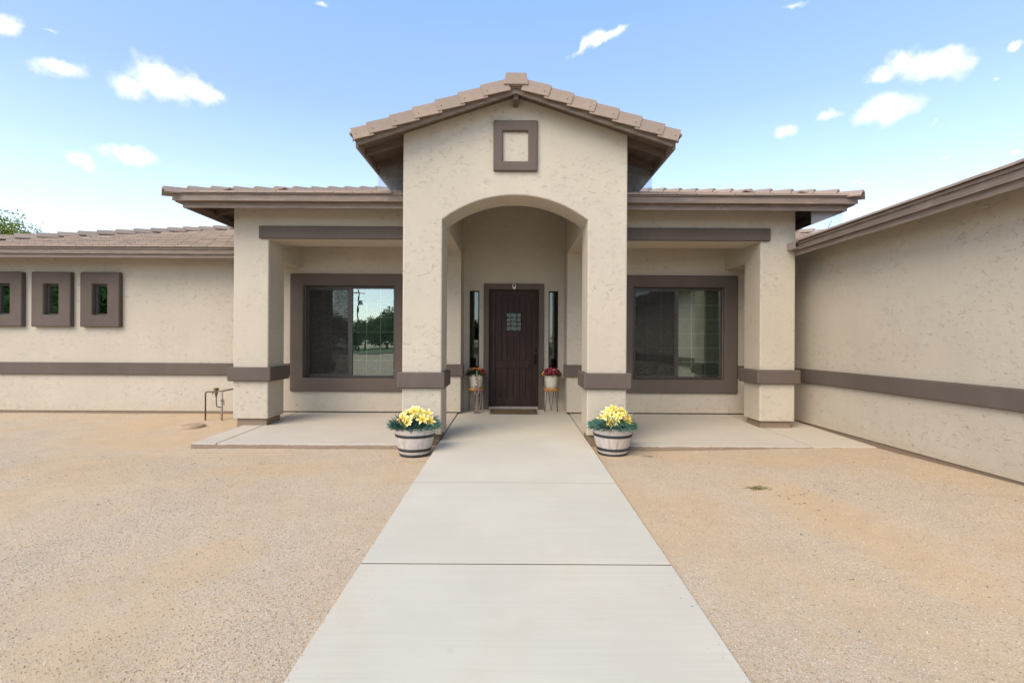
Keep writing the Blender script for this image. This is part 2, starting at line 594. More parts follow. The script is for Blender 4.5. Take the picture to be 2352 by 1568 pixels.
def empty(name, loc, label=None, cat=None, group=None, kind=None, rz=0):
    o = bpy.data.objects.new(name, None)
    o.empty_display_size = 0.1
    COL.objects.link(o)
    o.location = loc
    o.rotation_euler = (0, 0, rz)
    return tag(o, label, cat, group, kind)


def bm_mesh(bm, name='mesh'):
    bmesh.ops.recalc_face_normals(bm, faces=bm.faces[:])
    me = bpy.data.meshes.new(name)
    bm.to_mesh(me)
    bm.free()
    return me


def add_box(bm, x0, x1, y0, y1, z0, z1):
    v = [bm.verts.new(p) for p in ((x0, y0, z0), (x1, y0, z0), (x1, y1, z0), (x0, y1, z0),
                                   (x0, y0, z1), (x1, y0, z1), (x1, y1, z1), (x0, y1, z1))]
    for f in ((3, 2, 1, 0), (4, 5, 6, 7), (0, 1, 5, 4), (1, 2, 6, 5), (2, 3, 7, 6), (3, 0, 4, 7)):
        bm.faces.new([v[i] for i in f])
    return v


def box_me(x0, x1, y0, y1, z0, z1, bev=0.0, seg=2):
    bm = bmesh.new()
    add_box(bm, min(x0, x1), max(x0, x1), min(y0, y1), max(y0, y1), min(z0, z1), max(z0, z1))
    if bev:
        bmesh.ops.bevel(bm, geom=bm.edges[:], offset=bev, segments=seg, affect='EDGES', profile=0.5)
    return bm_mesh(bm)


def box(name, mat, parent, x0, x1, y0, y1, z0, z1, bev=0.0, seg=2):
    return mk(name, box_me(x0, x1, y0, y1, z0, z1, bev, seg), mat, parent)


def prism_me(poly, y0, y1, bev=0.0, edge_filter=None, seg=3):
    """polygon in XZ extruded along Y"""
    bm = bmesh.new()
    a = [bm.verts.new((x, y0, z)) for x, z in poly]
    b = [bm.verts.new((x, y1, z)) for x, z in poly]
    n = len(poly)
    bm.faces.new(a)
    bm.faces.new(b[::-1])
    for i in range(n):
        j = (i + 1) % n
        bm.faces.new((a[j], a[i], b[i], b[j]))
    if bev:
        bmesh.ops.recalc_face_normals(bm, faces=bm.faces[:])
        es = [e for e in bm.edges if edge_filter is None or edge_filter(e)]
        bmesh.ops.bevel(bm, geom=es, offset=bev, segments=seg, affect='EDGES', profile=0.5)
    return bm_mesh(bm)


def wall_holes_me(x0, x1, z0, z1, y0, y1, holes):
    """wall slab in XZ with rectangular openings; y0 front, y1 back"""
    xs = sorted({x0, x1, *[h[0] for h in holes], *[h[1] for h in holes]})
    zs_ = sorted({z0, z1, *[h[2] for h in holes], *[h[3] for h in holes]})
    bm = bmesh.new()
    cache = {}

    def V(x, y, z):
        k = (round(x, 5), round(y, 5), round(z, 5))
        if k not in cache:
            cache[k] = bm.verts.new((x, y, z))
        return cache[k]
    nx, nz = len(xs) - 1, len(zs_) - 1

    def solid(i, j):
        if i < 0 or j < 0 or i >= nx or j >= nz:
            return False
        cx, cz = (xs[i] + xs[i + 1]) / 2, (zs_[j] + zs_[j + 1]) / 2
        return not any(h[0] < cx < h[1] and h[2] < cz < h[3] for h in holes)
    for i in range(nx):
        for j in range(nz):
            if not solid(i, j):
                continue
            a, b, c, d = xs[i], xs[i + 1], zs_[j], zs_[j + 1]
            bm.faces.new((V(a, y0, c), V(b, y0, c), V(b, y0, d), V(a, y0, d)))
            bm.faces.new((V(a, y1, d), V(b, y1, d), V(b, y1, c), V(a, y1, c)))
            if not solid(i - 1, j):
                bm.faces.new((V(a, y0, c), V(a, y0, d), V(a, y1, d), V(a, y1, c)))
            if not solid(i + 1, j):
                bm.faces.new((V(b, y0, d), V(b, y0, c), V(b, y1, c), V(b, y1, d)))
            if not solid(i, j - 1):
                bm.faces.new((V(b, y0, c), V(a, y0, c), V(a, y1, c), V(b, y1, c)))
            if not solid(i, j + 1):
                bm.faces.new((V(a, y0, d), V(b, y0, d), V(b, y1, d), V(a, y1, d)))
    return bm_mesh(bm)


def frame_me(x0, x1, z0, z1, ix0, ix1, iz0, iz1, y0, y1, bev=0.015, seg=3):
    """rectangular picture-frame solid, y0 front"""
    bm = bmesh.new()
    O = [(x0, z0), (x1, z0), (x1, z1), (x0, z1)]
    I = [(ix0, iz0), (ix1, iz0), (ix1, iz1), (ix0, iz1)]
    vo0 = [bm.verts.new((x, y0, z)) for x, z in O]
    vi0 = [bm.verts.new((x, y0, z)) for x, z in I]
    vo1 = [bm.verts.new((x, y1, z)) for x, z in O]
    vi1 = [bm.verts.new((x, y1, z)) for x, z in I]
    for i in range(4):
        j = (i + 1) % 4
        bm.faces.new((vo0[i], vo0[j], vi0[j], vi0[i]))
        bm.faces.new((vo1[j], vo1[i], vi1[i], vi1[j]))
        bm.faces.new((vo0[j], vo0[i], vo1[i], vo1[j]))
        bm.faces.new((vi0[i], vi0[j], vi1[j], vi1[i]))
    if bev:
        bmesh.ops.recalc_face_normals(bm, faces=bm.faces[:])
        es = []
        for e in bm.edges:
            a, b = e.verts
            if abs(a.co.y - b.co.y) > 1e-6:            # edges running in depth
                es.append(e)
            elif abs(a.co.y - y0) < 1e-6 and (abs(a.co.x - b.co.x) < 1e-6 or abs(a.co.z - b.co.z) < 1e-6):
                es.append(e)
        bmesh.ops.bevel(bm, geom=es, offset=bev, segments=seg, affect='EDGES', profile=0.5)
    return bm_mesh(bm)


def add_tube(bm, pts, rad, seg=10, caps=True):
    pts = [Vector(p) for p in pts]
    rads = rad if isinstance(rad, (list, tuple)) else [rad] * len(pts)
    rings = []
    up = Vector((0.3, 0.2, 1)).normalized()
    for i, p in enumerate(pts):
        if i == 0:
            t = pts[1] - pts[0]
        elif i == len(pts) - 1:
            t = pts[-1] - pts[-2]
        else:
            t = (pts[i + 1] - pts[i]).normalized() + (pts[i] - pts[i - 1]).normalized()
        t.normalize()
        s = t.cross(up)
        if s.length < 1e-3:
            s = t.cross(Vector((1, 0, 0)))
        s.normalize()
        u = s.cross(t)
        rings.append([bm.verts.new(p + (s * math.cos(2 * math.pi * k / seg) + u * math.sin(2 * math.pi * k / seg)) * rads[i]) for k in range(seg)])
    for a, b in zip(rings, rings[1:]):
        for k in range(seg):
            f = bm.faces.new((a[k], a[(k + 1) % seg], b[(k + 1) % seg], b[k]))
            f.smooth = True
    if caps:
        bm.faces.new(rings[0][::-1])
        bm.faces.new(rings[-1])


def tube(name, mat, parent, pts, rad, seg=10):
    bm = bmesh.new()
    add_tube(bm, pts, rad, seg)
    return mk(name, bm_mesh(bm), mat, parent)


def lathe_me(prof, seg=32, cap_bottom=True, cap_top=False, lobes=0, lobe=0.0):
    bm = bmesh.new()
    rings = []
    for r, z in prof:
        ring = []
        for k in range(seg):
            a = 2 * math.pi * k / seg
            rr = r
            if lobes:
                ph = (a * lobes / (2 * math.pi)) % 1.0
                rr = r - lobe * max(0, 1 - min(ph, 1 - ph) / 0.10)
            ring.append(bm.verts.new((rr * math.cos(a), rr * math.sin(a), z)))
        rings.append(ring)
    for a, b in zip(rings, rings[1:]):
        for k in range(seg):
            f = bm.faces.new((a[k], a[(k + 1) % seg], b[(k + 1) % seg], b[k]))
            f.smooth = True
    if cap_bottom:
        bm.faces.new(rings[0][::-1])
    if cap_top:
        bm.faces.new(rings[-1])
    return bm_mesh(bm)


def pydata(name, verts, faces):
    me = bpy.data.meshes.new(name)
    me.from_pydata([tuple(v) for v in verts], [], [tuple(f) for f in faces])
    me.update()
    return me


def sst(a, b, x):
    t = min(1, max(0, (x - a) / (b - a)))
    return t * t * (3 - 2 * t)


# ------------------------------------------------------------------ ground
YF, YP, YW, YD = 7.42, 8.55, 9.98, 10.60        # arch front, porch column front, window wall, door wall
XP = 4.80                                        # porch column outer face
XA = 1.665                                       # arch wall half width
SLOPE = 0.0225
XR = 5.22                                        # wall of the projecting wing on the right


def zs(y):
    return -SLOPE * (YW - max(-2.0, min(y, YW)))


def ground_z(x, y):
    d = 0.030 + 0.040 * sst(5.5, 7.2, y) * (1 - sst(8.5, 10, y) * 0.6)
    if y < 6.5:
        d -= 0.010 * math.exp(-((abs(x) - 1.2) / 0.5) ** 2)
    z = zs(y) - d
    zr = min(-0.022, -0.075 + 0.022 * (7.2 - max(y, 0)))
    wgt = sst(2.0, 5.1, x) * (1 - sst(5.6, 9, x)) * sst(-8, -1, y)
    z = z * (1 - wgt) + min(zr, zs(y) - 0.012 if y > 7.0 else zr) * wgt
    z += 0.010 * mnoise.noise(Vector((x * 0.7, y * 0.7, 3))) + 0.004 * mnoise.noise(Vector((x * 2.7, y * 2.7, 7)))
    return z


def build_ground():
    fx = list(np.arange(-14, 6.01, 0.125))
    fy = list(np.arange(-3, 11.01, 0.125))
    ox = [-900, -300, -120, -60, -35, -22, -17]
    oy = [-900, -300, -120, -60, -35, -20, -10, -6]
    xs = ox + fx + [8, 12, 20, 35, 60, 120, 300, 900]
    ys = oy + fy + [13, 20, 35, 60, 120, 300, 900]
    V = [(x, y, ground_z(x, y)) for y in ys for x in xs]
    n = len(xs)
    F = [(j * n + i, j * n + i + 1, (j + 1) * n + i + 1, (j + 1) * n + i) for j in range(len(ys) - 1) for i in range(n - 1)]
    o = mk('ground', pydata('ground', V, F), 'gravel', smooth=True)
    tag(o, kind='structure')


build_ground()


def sloped_slab_me(x0, x1, y0, y1, thick=0.16, bev=0.0022, rough_front=0.0, gap=0.010):
    bm = bmesh.new()
    x0 += gap
    x1 -= gap
    y0 += gap
    y1 -= gap
    v = add_box(bm, x0, x1, y0, y1, -thick, 0)
    for q in v:
        q.co.z += zs(q.co.y)
    bmesh.ops.bevel(bm, geom=[e for e in bm.edges if e.verts[0].co.z > zs(e.verts[0].co.y) - 0.01 and e.verts[1].co.z > zs(e.verts[1].co.y) - 0.01],
                    offset=bev, segments=2, affect='EDGES', profile=0.5)
    return bm_mesh(bm)


XW = 1.11                                        # walkway half width
walk = empty('walkway', (0, 0, 0), kind='structure')
for (a, b) in ((-9, -5.4), (-5.4, -3.5), (-3.5, -1.6), (-1.6, 0.0), (0.0, 1.65), (1.65, 3.55), (3.55, 5.455), (5.455, 7.36), (7.36, YD + 0.3)):
    mk('concrete_panel', sloped_slab_me(-XW, XW, a, b), 'walk', walk)
for a in (-1.6, 0.0, 1.65, 3.55, 5.455, 7.36):
    box('joint_filler', 'soil', walk, -XW + .01, XW - .01, a - .0105, a + .0105, zs(a) - .05, zs(a) - .0045)
porch = empty('porch_slab', (0, 0, 0), kind='structure')
YS = 7.22
mk('concrete_panel', sloped_slab_me(-4.66, -4.30, YS, YW + 0.1), 'porch', porch)
mk('concrete_panel', sloped_slab_me(-4.30, -XA + 0.03, YS, YW + 0.1), 'porch', porch)
mk('concrete_panel', sloped_slab_me(-XA + 0.03, -XW, YF + 0.12, YW + 0.1), 'porch', porch)
mk('concrete_panel', sloped_slab_me(XW, XA - 0.03, YF + 0.12, YW + 0.1), 'porch', porch)
mk('concrete_panel', sloped_slab_me(XA - 0.03, 4.30, YS, YW + 0.1), 'porch', porch)
mk('concrete_panel', sloped_slab_me(4.30, XR + 0.02, YS, YW + 0.1), 'porch', porch)

for (a, b) in ((-4.655, -XA + 0.02), (XA - 0.02, XR)):
    bm = bmesh.new()
    n = 60
    rr_ = random.Random(4)
    va_, vb_, vc_ = [], [], []
    for k in range(n + 1):
        x = a + (b - a) * k / n
        va_.append(bm.verts.new((x, YS - 0.001, zs(YS) - 0.012 - rr_.uniform(0, .008))))
        vb_.append(bm.verts.new((x, YS - 0.006 - rr_.uniform(0, .012), zs(YS) - 0.045 - rr_.uniform(0, .015))))
        vc_.append(bm.verts.new((x, YS - 0.010 - rr_.uniform(0, .020), zs(YS) - 0.16)))
    for p_, q_ in ((va_, vb_), (vb_, vc_)):
        for k in range(n):
            bm.faces.new((p_[k], p_[k + 1], q_[k + 1], q_[k]))
    mk('slab_edge', bm_mesh(bm), 'footing', porch)
# ------------------------------------------------------------------ house
house = empty('house', (0, YW, 0), 'single storey cream stucco house with brown trim, arched entry and tiled roof', 'house')
house.location = (0, 0, 0)

# arched entry wall
ARCH_W, ARCH_S, ARCH_T = 1.079, 1.80 + CAM_Z, 2.168 + CAM_Z
rise = ARCH_T - ARCH_S
RAD = (ARCH_W ** 2 + rise ** 2) / (2 * rise)
GP = 1.0 / 3.0


def gable_under(x):
    return 5.045 - GP * abs(x)


zb = 0.05
poly = [(-XA, zb), (-ARCH_W, zb), (-ARCH_W, ARCH_S)]
a0 = math.asin(ARCH_W / RAD)
for i in range(1, 24):
    a = -a0 + 2 * a0 * i / 24
    poly.append((RAD * math.sin(a), ARCH_T - RAD + RAD * math.cos(a)))
poly += [(ARCH_W, ARCH_S), (ARCH_W, zb), (XA, zb), (XA, gable_under(XA)), (0, gable_under(0)), (-XA, gable_under(XA))]


def arch_edges(e):
    a, b = e.verts[0].co, e.verts[1].co
    if abs(a.y - b.y) > 1e-6:
        return (abs(abs(a.x) - XA) < 1e-4 and a.z < 1) and False
    if a.z > 4.2 or b.z > 4.2:
        if abs(abs(a.x) - XA) < 1e-4 and abs(abs(b.x) - XA) < 1e-4 and abs(a.z - b.z) > 1:
            return True
        return False
    return not (a.z < zb + 0.01 and b.z < zb + 0.01)


mk('arch_wall', prism_me(poly, YF, YF + 0.60, 0.022, arch_edges), 'stucco', house)
for s in (-1, 1):
    xa, xb = sorted((s * (ARCH_W - 0.055), s * (XA + 0.065)))
    box('belt_trim', 'trim', house, xa, xb, YF - 0.06, YF + 0.66, 0.73, 0.97, 0.022, 3)
    xa, xb = sorted((s * (XW + 0.006), s * (XA - 0.06)))
    box('footing', 'footing', house, xa, xb, YF + 0.05, YF + 0.55, -0.25, zb + 0.01, 0.008)
    # header from arch back to the window wall
    xa, xb = sorted((s * 1.062, s * (XA - 0.012)))
    box('header_beam', 'stucco', house, xa, xb, YF + 0.60, YW + 0.3, 3.20, 4.46, 0.0)
# raised square panel high in the gable
mk('gable_frame', frame_me(-0.326, 0.326, 3.941, 4.689, -0.188, 0.188, 4.085, 4.530, YF - 0.055, YF + 0.02, 0.020), 'trim', house)
# entry ceiling and door wall
box('entry_ceiling', 'stucco', house, -1.10, 1.10, YF + 0.60, YD + 0.2, 4.39, 4.43)
DW = 0.527
SL = (0.735, 0.938, 0.86, CAM_Z + 1.07)
holes = [(-DW - 0.02, DW + 0.02, -0.05, CAM_Z + 1.115), (-SL[1], -SL[0], SL[2], SL[3]), (SL[0], SL[1], SL[2], SL[3])]
mk('door_wall', wall_holes_me(-1.40, 1.40, -0.05, 4.45, YD, YD + 0.20, holes), 'stucco', house)
box('entry_room', 'dark', house, -1.2, 1.2, YD + 0.62, YD + 0.66, -0.05, 2.8)
box('entry_room_ceiling', 'dark', house, -1.2, 1.2, YD + 0.20, YD + 0.62, 2.76, 2.8)
for s in (-1, 1):
    xa, xb = sorted((s * 1.06, s * 1.38))
    box('niche_wall', 'stucco', house, xa, xb, YW + 0.24, YD + 0.02, -0.05, 3.3)
    # belt on the entry pilaster, wrapping into the niche
    xa, xb = sorted((s * 1.005, s * 2.12))
    box('belt_trim', 'trim', house, xa, xb, YW - 0.055, YW + 0.16, 0.73, 0.97, 0.022, 3)

# window wall behind the porch, and the wings in the same plane
WX0, WX1, WZ0, WZ1 = 2.365, 4.187, CAM_Z - 0.745, CAM_Z + 1.095
for s in (-1, 1):
    xa, xb = sorted((s * 1.06, s * 4.72))
    ha, hb = sorted((s * WX0, s * WX1))
    mk('porch_wall', wall_holes_me(xa, xb, 0.022, 3.52, YW, YW + 0.24, [(ha, hb, WZ0, WZ1)]), 'stucco', house)
    xa, xb = sorted((s * 4.45, s * 4.72))
    box('belt_trim', 'trim', house, xa, xb, YW - 0.055, YW + 0.1, 0.73, 0.97, 0.015)
    xa, xb = sorted((s * 1.08, s * 4.70))
    box('base_shade_strip', 'dark', house, xa, xb, YW + 0.012, YW + 0.2, -0.08, 0.023)  # near-black strip stands in for the shadow gap under the stucco
SMALL = [-8.19, -9.155, -10.12]
sh = [(x - 0.150, x + 0.150, CAM_Z + 0.476, CAM_Z + 1.096) for x in SMALL]
mk('wing_wall', wall_holes_me(-11.16, -4.72, 0.012, 3.27, YW, YW + 0.24, sh), 'stucco', house)
box('belt_trim', 'trim', house, -11.20, -4.74, YW - 0.055, YW + 0.1, 0.73, 0.97, 0.018, 3)
box('stem_wall', 'footing', house, -11.12, -4.73, YW + 0.02, YW + 0.22, -0.35, 0.011)
box('wing_wall', 'stucco', house, -11.16, -10.92, YW + 0.24, 17.5, 0.012, 3.27)
box('wing_wall', 'stucco', house, 4.72, 11.16, YW, YW + 0.24, 0.012, 3.27)

# porch columns, beams
for s in (-1, 1):
    xa, xb = sorted((s * 4.20, s * XP))
    bm = bmesh.new()
    add_box(bm, xa, xb, YP, YP + 0.60, 0.095, 3.15)
    bmesh.ops.bevel(bm, geom=[e for e in bm.edges if abs(e.verts[0].co.z - e.verts[1].co.z) > 1], offset=0.022, segments=3, affect='EDGES', profile=0.5)
    mk('porch_column', bm_mesh(bm), 'stucco', house)
    box('footing', 'footing', house, xa + 0.045, xb - 0.045, YP + 0.05, YP + 0.55, -0.30, 0.10, 0.008)
    box('belt_trim', 'trim', house, xa - 0.07, xb + 0.07, YP - 0.065, YP + 0.665, 0.73, 0.97, 0.022, 3)
    xa, xb = sorted((s * (XA - 0.01), s * XP))
    bm = bmesh.new()
    add_box(bm, xa, xb, YP, YP + 0.60, 3.15, 3.88)
    bmesh.ops.bevel(bm, geom=[e for e in bm.edges if abs(e.verts[0].co.z - e.verts[1].co.z) > .3 and abs(abs(e.verts[0].co.x) - XP) < .01], offset=0.022, segments=3, affect='EDGES', profile=0.5)
    mk('header_beam', bm_mesh(bm), 'stucco', house)
    xa, xb = sorted((s * (XA + 0.004), s * 4.35))
    box('beam_trim', 'trim', house, xa, xb, YP - 0.055, YP + 0.02, 3.158, 3.372, 0.018, 3)
    xa, xb = sorted((s * 4.21, s * (XP - 0.012)))
    box('header_beam', 'stucco', house, xa, xb, YP + 0.60, YW, 2.87, 3.60, 0.0)
    xa, xb = sorted((s * (XA - 0.02), s * 4.22))
    box('porch_ceiling', 'stucco', house, xa, xb, YP + 0.60, YW, 3.49, 3.52)
    # upper side wall over the wing roof
    xa, xb = sorted((s * 4.55, s * (XP - 0.012)))
    box('side_wall', 'stucco', house, xa, xb, YW + 0.001, 18.4, 3.0, 3.86)

# projecting wing on the right
box('projecting_wall', 'stucco', house, XR, XR + 0.24, -1.6, YW - 0.002, 0.012, 3.16)
box('belt_trim', 'trim', house, XR - 0.055, XR + 0.1, -1.64, YW - 0.06, 0.73, 0.97, 0.018, 3)
box('stem_wall', 'footing', house, XR + 0.02, XR + 0.22, -1.56, YW - 0.01, -0.35, 0.011)
box('projecting_wall', 'stucco', house, XR + 0.24, 11.16, -1.6, -1.36, 0.012, 3.16)


# ------------------------------------------------------------------ windows
def big_window(s):
    xa, xb = sorted((s * WX0, s * WX1))
    win = empty('window', (0, 0, 0))
    win.parent = house
    y = YW
    oa, ob = sorted((s * 2.12, s * 4.445))
    mk('trim', frame_me(oa, ob, CAM_Z - 1.01, CAM_Z + 1.325, xa + .004, xb - .004, WZ0 + .004, WZ1 - .004, y - 0.055, y + 0.05, 0.02), 'trim', win)
    # metal frame
    mk('frame', frame_me(xa + .008, xb - .008, WZ0 + .008, WZ1 - .008, xa + .05, xb - .05, WZ0 + .05, WZ1 - .05, y + 0.062, y + 0.15, 0.004, 1), 'bronze', win)
    xm = (xa + xb) / 2
    # fixed right light, sliding left sash with insect screen
    box('meeting_rail', 'bronze', win, xm - 0.03, xm + 0.03, y + 0.075, y + 0.13, WZ0 + .05, WZ1 - .05, 0.004)
    mk('sash', frame_me(xa + .05, xm - .03, WZ0 + .05, WZ1 - .05, xa + .08, xm - .055, WZ0 + .08, WZ1 - .08, y + 0.085, y + 0.12, 0.003, 1), 'bronze', win)
    box('pane', 'glass', win, xm + .029, xb - .049, y + 0.108, y + 0.112, WZ0 + .049, WZ1 - .049)
    box('pane', 'glass', win, xa + .079, xm - .054, y + 0.108, y + 0.112, WZ0 + .079, WZ1 - .079)
    box('insect_screen', 'screen', win, xa + .079, xm - .054, y + 0.086, y + 0.088, WZ0 + .079, WZ1 - .079)
    for (p, q) in ((xa + .08, xm - .055), (xm + .03, xb - .05)):
        for k in (1, 2):
            xx = p + (q - p) * k / 3
            box('muntin', 'muntin', win, xx - .005, xx + .005, y + 0.118, y + 0.124, WZ0 + .06, WZ1 - .06)
        for k in range(1, 6):
            zz = WZ0 + .06 + (WZ1 - WZ0 - .12) * k / 6
            box('muntin', 'muntin', win, p, q, y + 0.1255, y + 0.131, zz - .005, zz + .005)
    bm = bmesh.new()
    z = WZ0 + 0.04
    while z < WZ1 - 0.04:
        v = add_box(bm, xa + 0.03, xb - 0.03, y + 0.155, y + 0.190, z, z + 0.003)
        for q in v:
            q.co.z += (q.co.y - (y + .172)) * 0.95
        z += 0.047
    add_box(bm, xa + 0.03, xb - 0.03, y + 0.18, y + 0.24, WZ1 - 0.045, WZ1 - 0.004)
    tag(mk('blind', bm_mesh(bm), 'blind', win), kind='stuff')
    # room behind
    bm = bmesh.new()
    add_box(bm, xa - 0.3, xb + 0.3, y + 0.245, y + 2.0, WZ0 - 0.5, WZ1 + 0.4)
    for f in list(bm.faces):
        if f.calc_center_median().y < y + 0.26:
            bm.faces.remove(f)
    me = bm_mesh(bm)
    me.flip_normals()
    mk('room', me, 'room', win)


big_window(-1)
big_window(1)

for i, x in enumerate(SMALL):
    win = empty('small_window', (0, 0, 0))
    win.parent = house
    a, b, c, d = x - .150, x + .150, CAM_Z + 0.476, CAM_Z + 1.096
    mk('trim', frame_me(x - .39, x + .39, CAM_Z + .243, CAM_Z + 1.328, a + .003, b - .003, c + .003, d - .003, YW - 0.095, YW + 0.05, 0.022), 'trim', win)
    mk('frame', frame_me(a + .006, b - .006, c + .006, d - .006, a + .034, b - .034, c + .034, d - .034, YW - 0.010, YW + 0.05, 0.003, 1), 'bronze', win)
    box('pane', 'glass_mirror', win, a + .032, b - .032, YW + 0.010, YW + 0.014, c + .032, d - .032)
    box('muntin', 'muntin', win, x - .020, x - .012, YW + 0.022, YW + 0.027, c + .034, d - .034)
    for k in (0.25, 0.5, 0.75):
        zz = c + (d - c) * k
        box('muntin', 'muntin', win, a + .034, b - .034, YW + 0.028, YW + 0.033, zz - .004, zz + .004)
    bm = bmesh.new()
    add_box(bm, a - .1, b + .1, YW + 0.245, YW + 0.8, c - .1, d + .1)
    for f in list(bm.faces):
        if f.calc_center_median().y < YW + 0.26:
            bm.faces.remove(f)
    me = bm_mesh(bm)
    me.flip_normals()
    mk('room', me, 'dark', win)

for s in (-1, 1):
    win = empty('side_light', (0, 0, 0))
    win.parent = house
    xa, xb = sorted((s * SL[0], s * SL[1]))
    mk('frame', frame_me(xa + .002, xb - .002, SL[2] + .002, SL[3] - .002, xa + .022, xb - .022, SL[2] + .022, SL[3] - .022, YD + 0.015, YD + 0.09, 0.003, 1), 'dark', win)
    box('pane', 'glass_dark', win, xa + .021, xb - .021, YD + 0.058, YD + 0.062, SL[2] + .021, SL[3] - .021)
    # narrow wavy pale strip behind the pane
    bm = bmesh.new()
    pts = 14
    xc = xa + (xb - xa) * (0.55 if s < 0 else 0.28)
    for k in range(pts):
        z0 = SL[2] + (SL[3] - SL[2]) * k / pts
        z1 = SL[2] + (SL[3] - SL[2]) * (k + 1) / pts
        wob0, wob1 = .008 * math.sin(k * .9 + s), .008 * math.sin((k + 1) * .9 + s)
        v = add_box(bm, xc - .012, xc + .012, YD + .11, YD + .125, z0, z1)
        for q in v:
            q.co.x += wob0 if q.co.z < (z0 + z1) / 2 else wob1
    bmesh.ops.remove_doubles(bm, verts=bm.verts[:], dist=1e-4)
    mk('pale_strip', bm_mesh(bm), 'blind', win)

# ------------------------------------------------------------------ front door
door = empty('door', (0, 0, 0))
door.parent = house
DZ0, DZ1 = 0.065, CAM_Z + 1.098
DY = YD + 0.085
mk('casing', frame_me(-0.637, 0.637, -0.30, CAM_Z + 1.218, -DW, DW, -0.20, DZ1, YD - 0.035, YD + 0.12, 0.006, 2), 'trim', door)
box('threshold', 'pipe_grey', door, -DW + .003, DW - .003, YD - 0.02, YD + 0.18, 0.0, 0.05, 0.006)
box('bottom_sweep', 'dark', door, -DW + .01, DW - .01, DY + 0.01, DY + 0.05, 0.05, DZ0)
box('panel_backing', 'door', door, -DW + .004, DW - .004, DY + 0.028, DY + 0.06, DZ0, DZ1 - .004)
# stiles and rails
ST = 0.135
box('stile', 'door', door, -DW + .005, -DW + ST, DY, DY + 0.04, DZ0, DZ1 - .005, 0.005)
box('stile', 'door', door, DW - ST, DW - .005, DY, DY + 0.04, DZ0, DZ1 - .005, 0.005)
PX = DW - ST
zr0, zr1 = 0.235, 0.86            # lower panel
zu0, zus, zut = 1.035, 2.325, 2.395   # upper panel: bottom, springing, crown
box('rail', 'door', door, -PX + .001, PX - .001, DY, DY + 0.04, DZ0, zr0, 0.005)
box('rail', 'door', door, -PX + .001, PX - .001, DY, DY + 0.04, zr1, zu0, 0.005)
pr = [(-PX + .001, DZ1 - .005), (-PX + .001, zus)]
rr = (PX ** 2 + (zut - zus) ** 2) / (2 * (zut - zus))
aa = math.asin(PX / rr)
for k in range(1, 16):
    a = -aa + 2 * aa * k / 16
    pr.append((rr * math.sin(a), zut - rr + rr * math.cos(a)))
pr += [(PX - .001, zus), (PX - .001, DZ1 - .005)]
mk('rail', prism_me(pr, DY, DY + 0.04), 'door', door)
for k in range(6):
    a = -PX + 2 * PX * k / 6 + .006
    b = -PX + 2 * PX * (k + 1) / 6 - .006
    box('plank', 'door', door, a, b, DY + 0.012, DY + 0.035, zr0 - .01, zr1 + .01, 0.004)
    box('plank', 'door', door, a, b, DY + 0.012, DY + 0.035, zu0 - .01, zut + .02, 0.004)
# speakeasy grille
gx, gz0, gz1 = 0.148, 1.665, 2.030
box('grille_glass', 'glass_grille', door, -gx, gx, DY + 0.004, DY + 0.008, gz0, gz1)
mk('grille_frame', frame_me(-gx - .012, gx + .012, gz0 - .012, gz1 + .012, -gx, gx, gz0, gz1, DY - 0.006, DY + 0.014, 0.003, 1), 'door', door)
for xx in (-0.066, 0.066):
    box('grille_bar', 'iron', door, xx - .009, xx + .009, DY - 0.024, DY - 0.010, gz0, gz1, 0.003)
for k in (1, 2, 3):
    zz = gz0 + (gz1 - gz0) * k / 4
    box('grille_bar', 'iron', door, -gx, gx, DY - 0.010, DY - 0.001, zz - .008, zz + .008, 0.003)
    for s in (-1, 1):
        for q in (0.062,):
            me = lathe_me([(0.013, 0), (0.010, 0.008), (0.0, 0.012)], 10)
            mk('clavo', me, 'iron', door, (s * gx * .93, DY - 0.011, zz), (R(90), 0, 0))
# handle set on the right stile
box('escutcheon', 'handle', door, DW - 0.088, DW - 0.048, DY - 0.012, DY + 0.001, 0.92, 1.30, 0.006)
tube('pull_handle', 'handle', door, [(DW - .068, DY - .012, 0.95), (DW - .068, DY - .055, 0.975), (DW - .068, DY - .062, 1.06), (DW - .068, DY - .055, 1.135), (DW - .068, DY - .012, 1.155)], 0.011)
mk('deadbolt', lathe_me([(0.026, 0), (0.026, 0.012), (0.018, 0.022), (0.0, 0.023)], 16), 'handle', door, (DW - .068, DY - .011, 1.245), (R(90), 0, 0))

# ------------------------------------------------------------------ roofs
TW, TE, TL = 0.305, 0.335, 0.42       # tile cover width, exposure, length


def tile_mesh(wd=TW - 0.0012, ln=TL, th=0.027, nick=0.007):
    """flat concrete tile, butt at y=0; the lower right corner is nicked as on interlocking tiles"""
    h = wd / 2
    out = [(-h, 0.0), (h - nick, 0.0), (h - nick, 0.030), (h, 0.030), (h, ln), (-h, ln)]
    n = len(out)
    v = [(x, y, 0.0) for x, y in out] + [(x, y + (0.008 if y == 0.0 else 0), th) for x, y in out]
    f = [tuple(range(n))[::-1], tuple(range(n, 2 * n))] + [(k, (k + 1) % n, n + (k + 1) % n, n + k) for k in range(n)]
    return pydata('roof_tile', v, f)


TILE = tile_mesh()
TILE.materials.append(M['tile'])


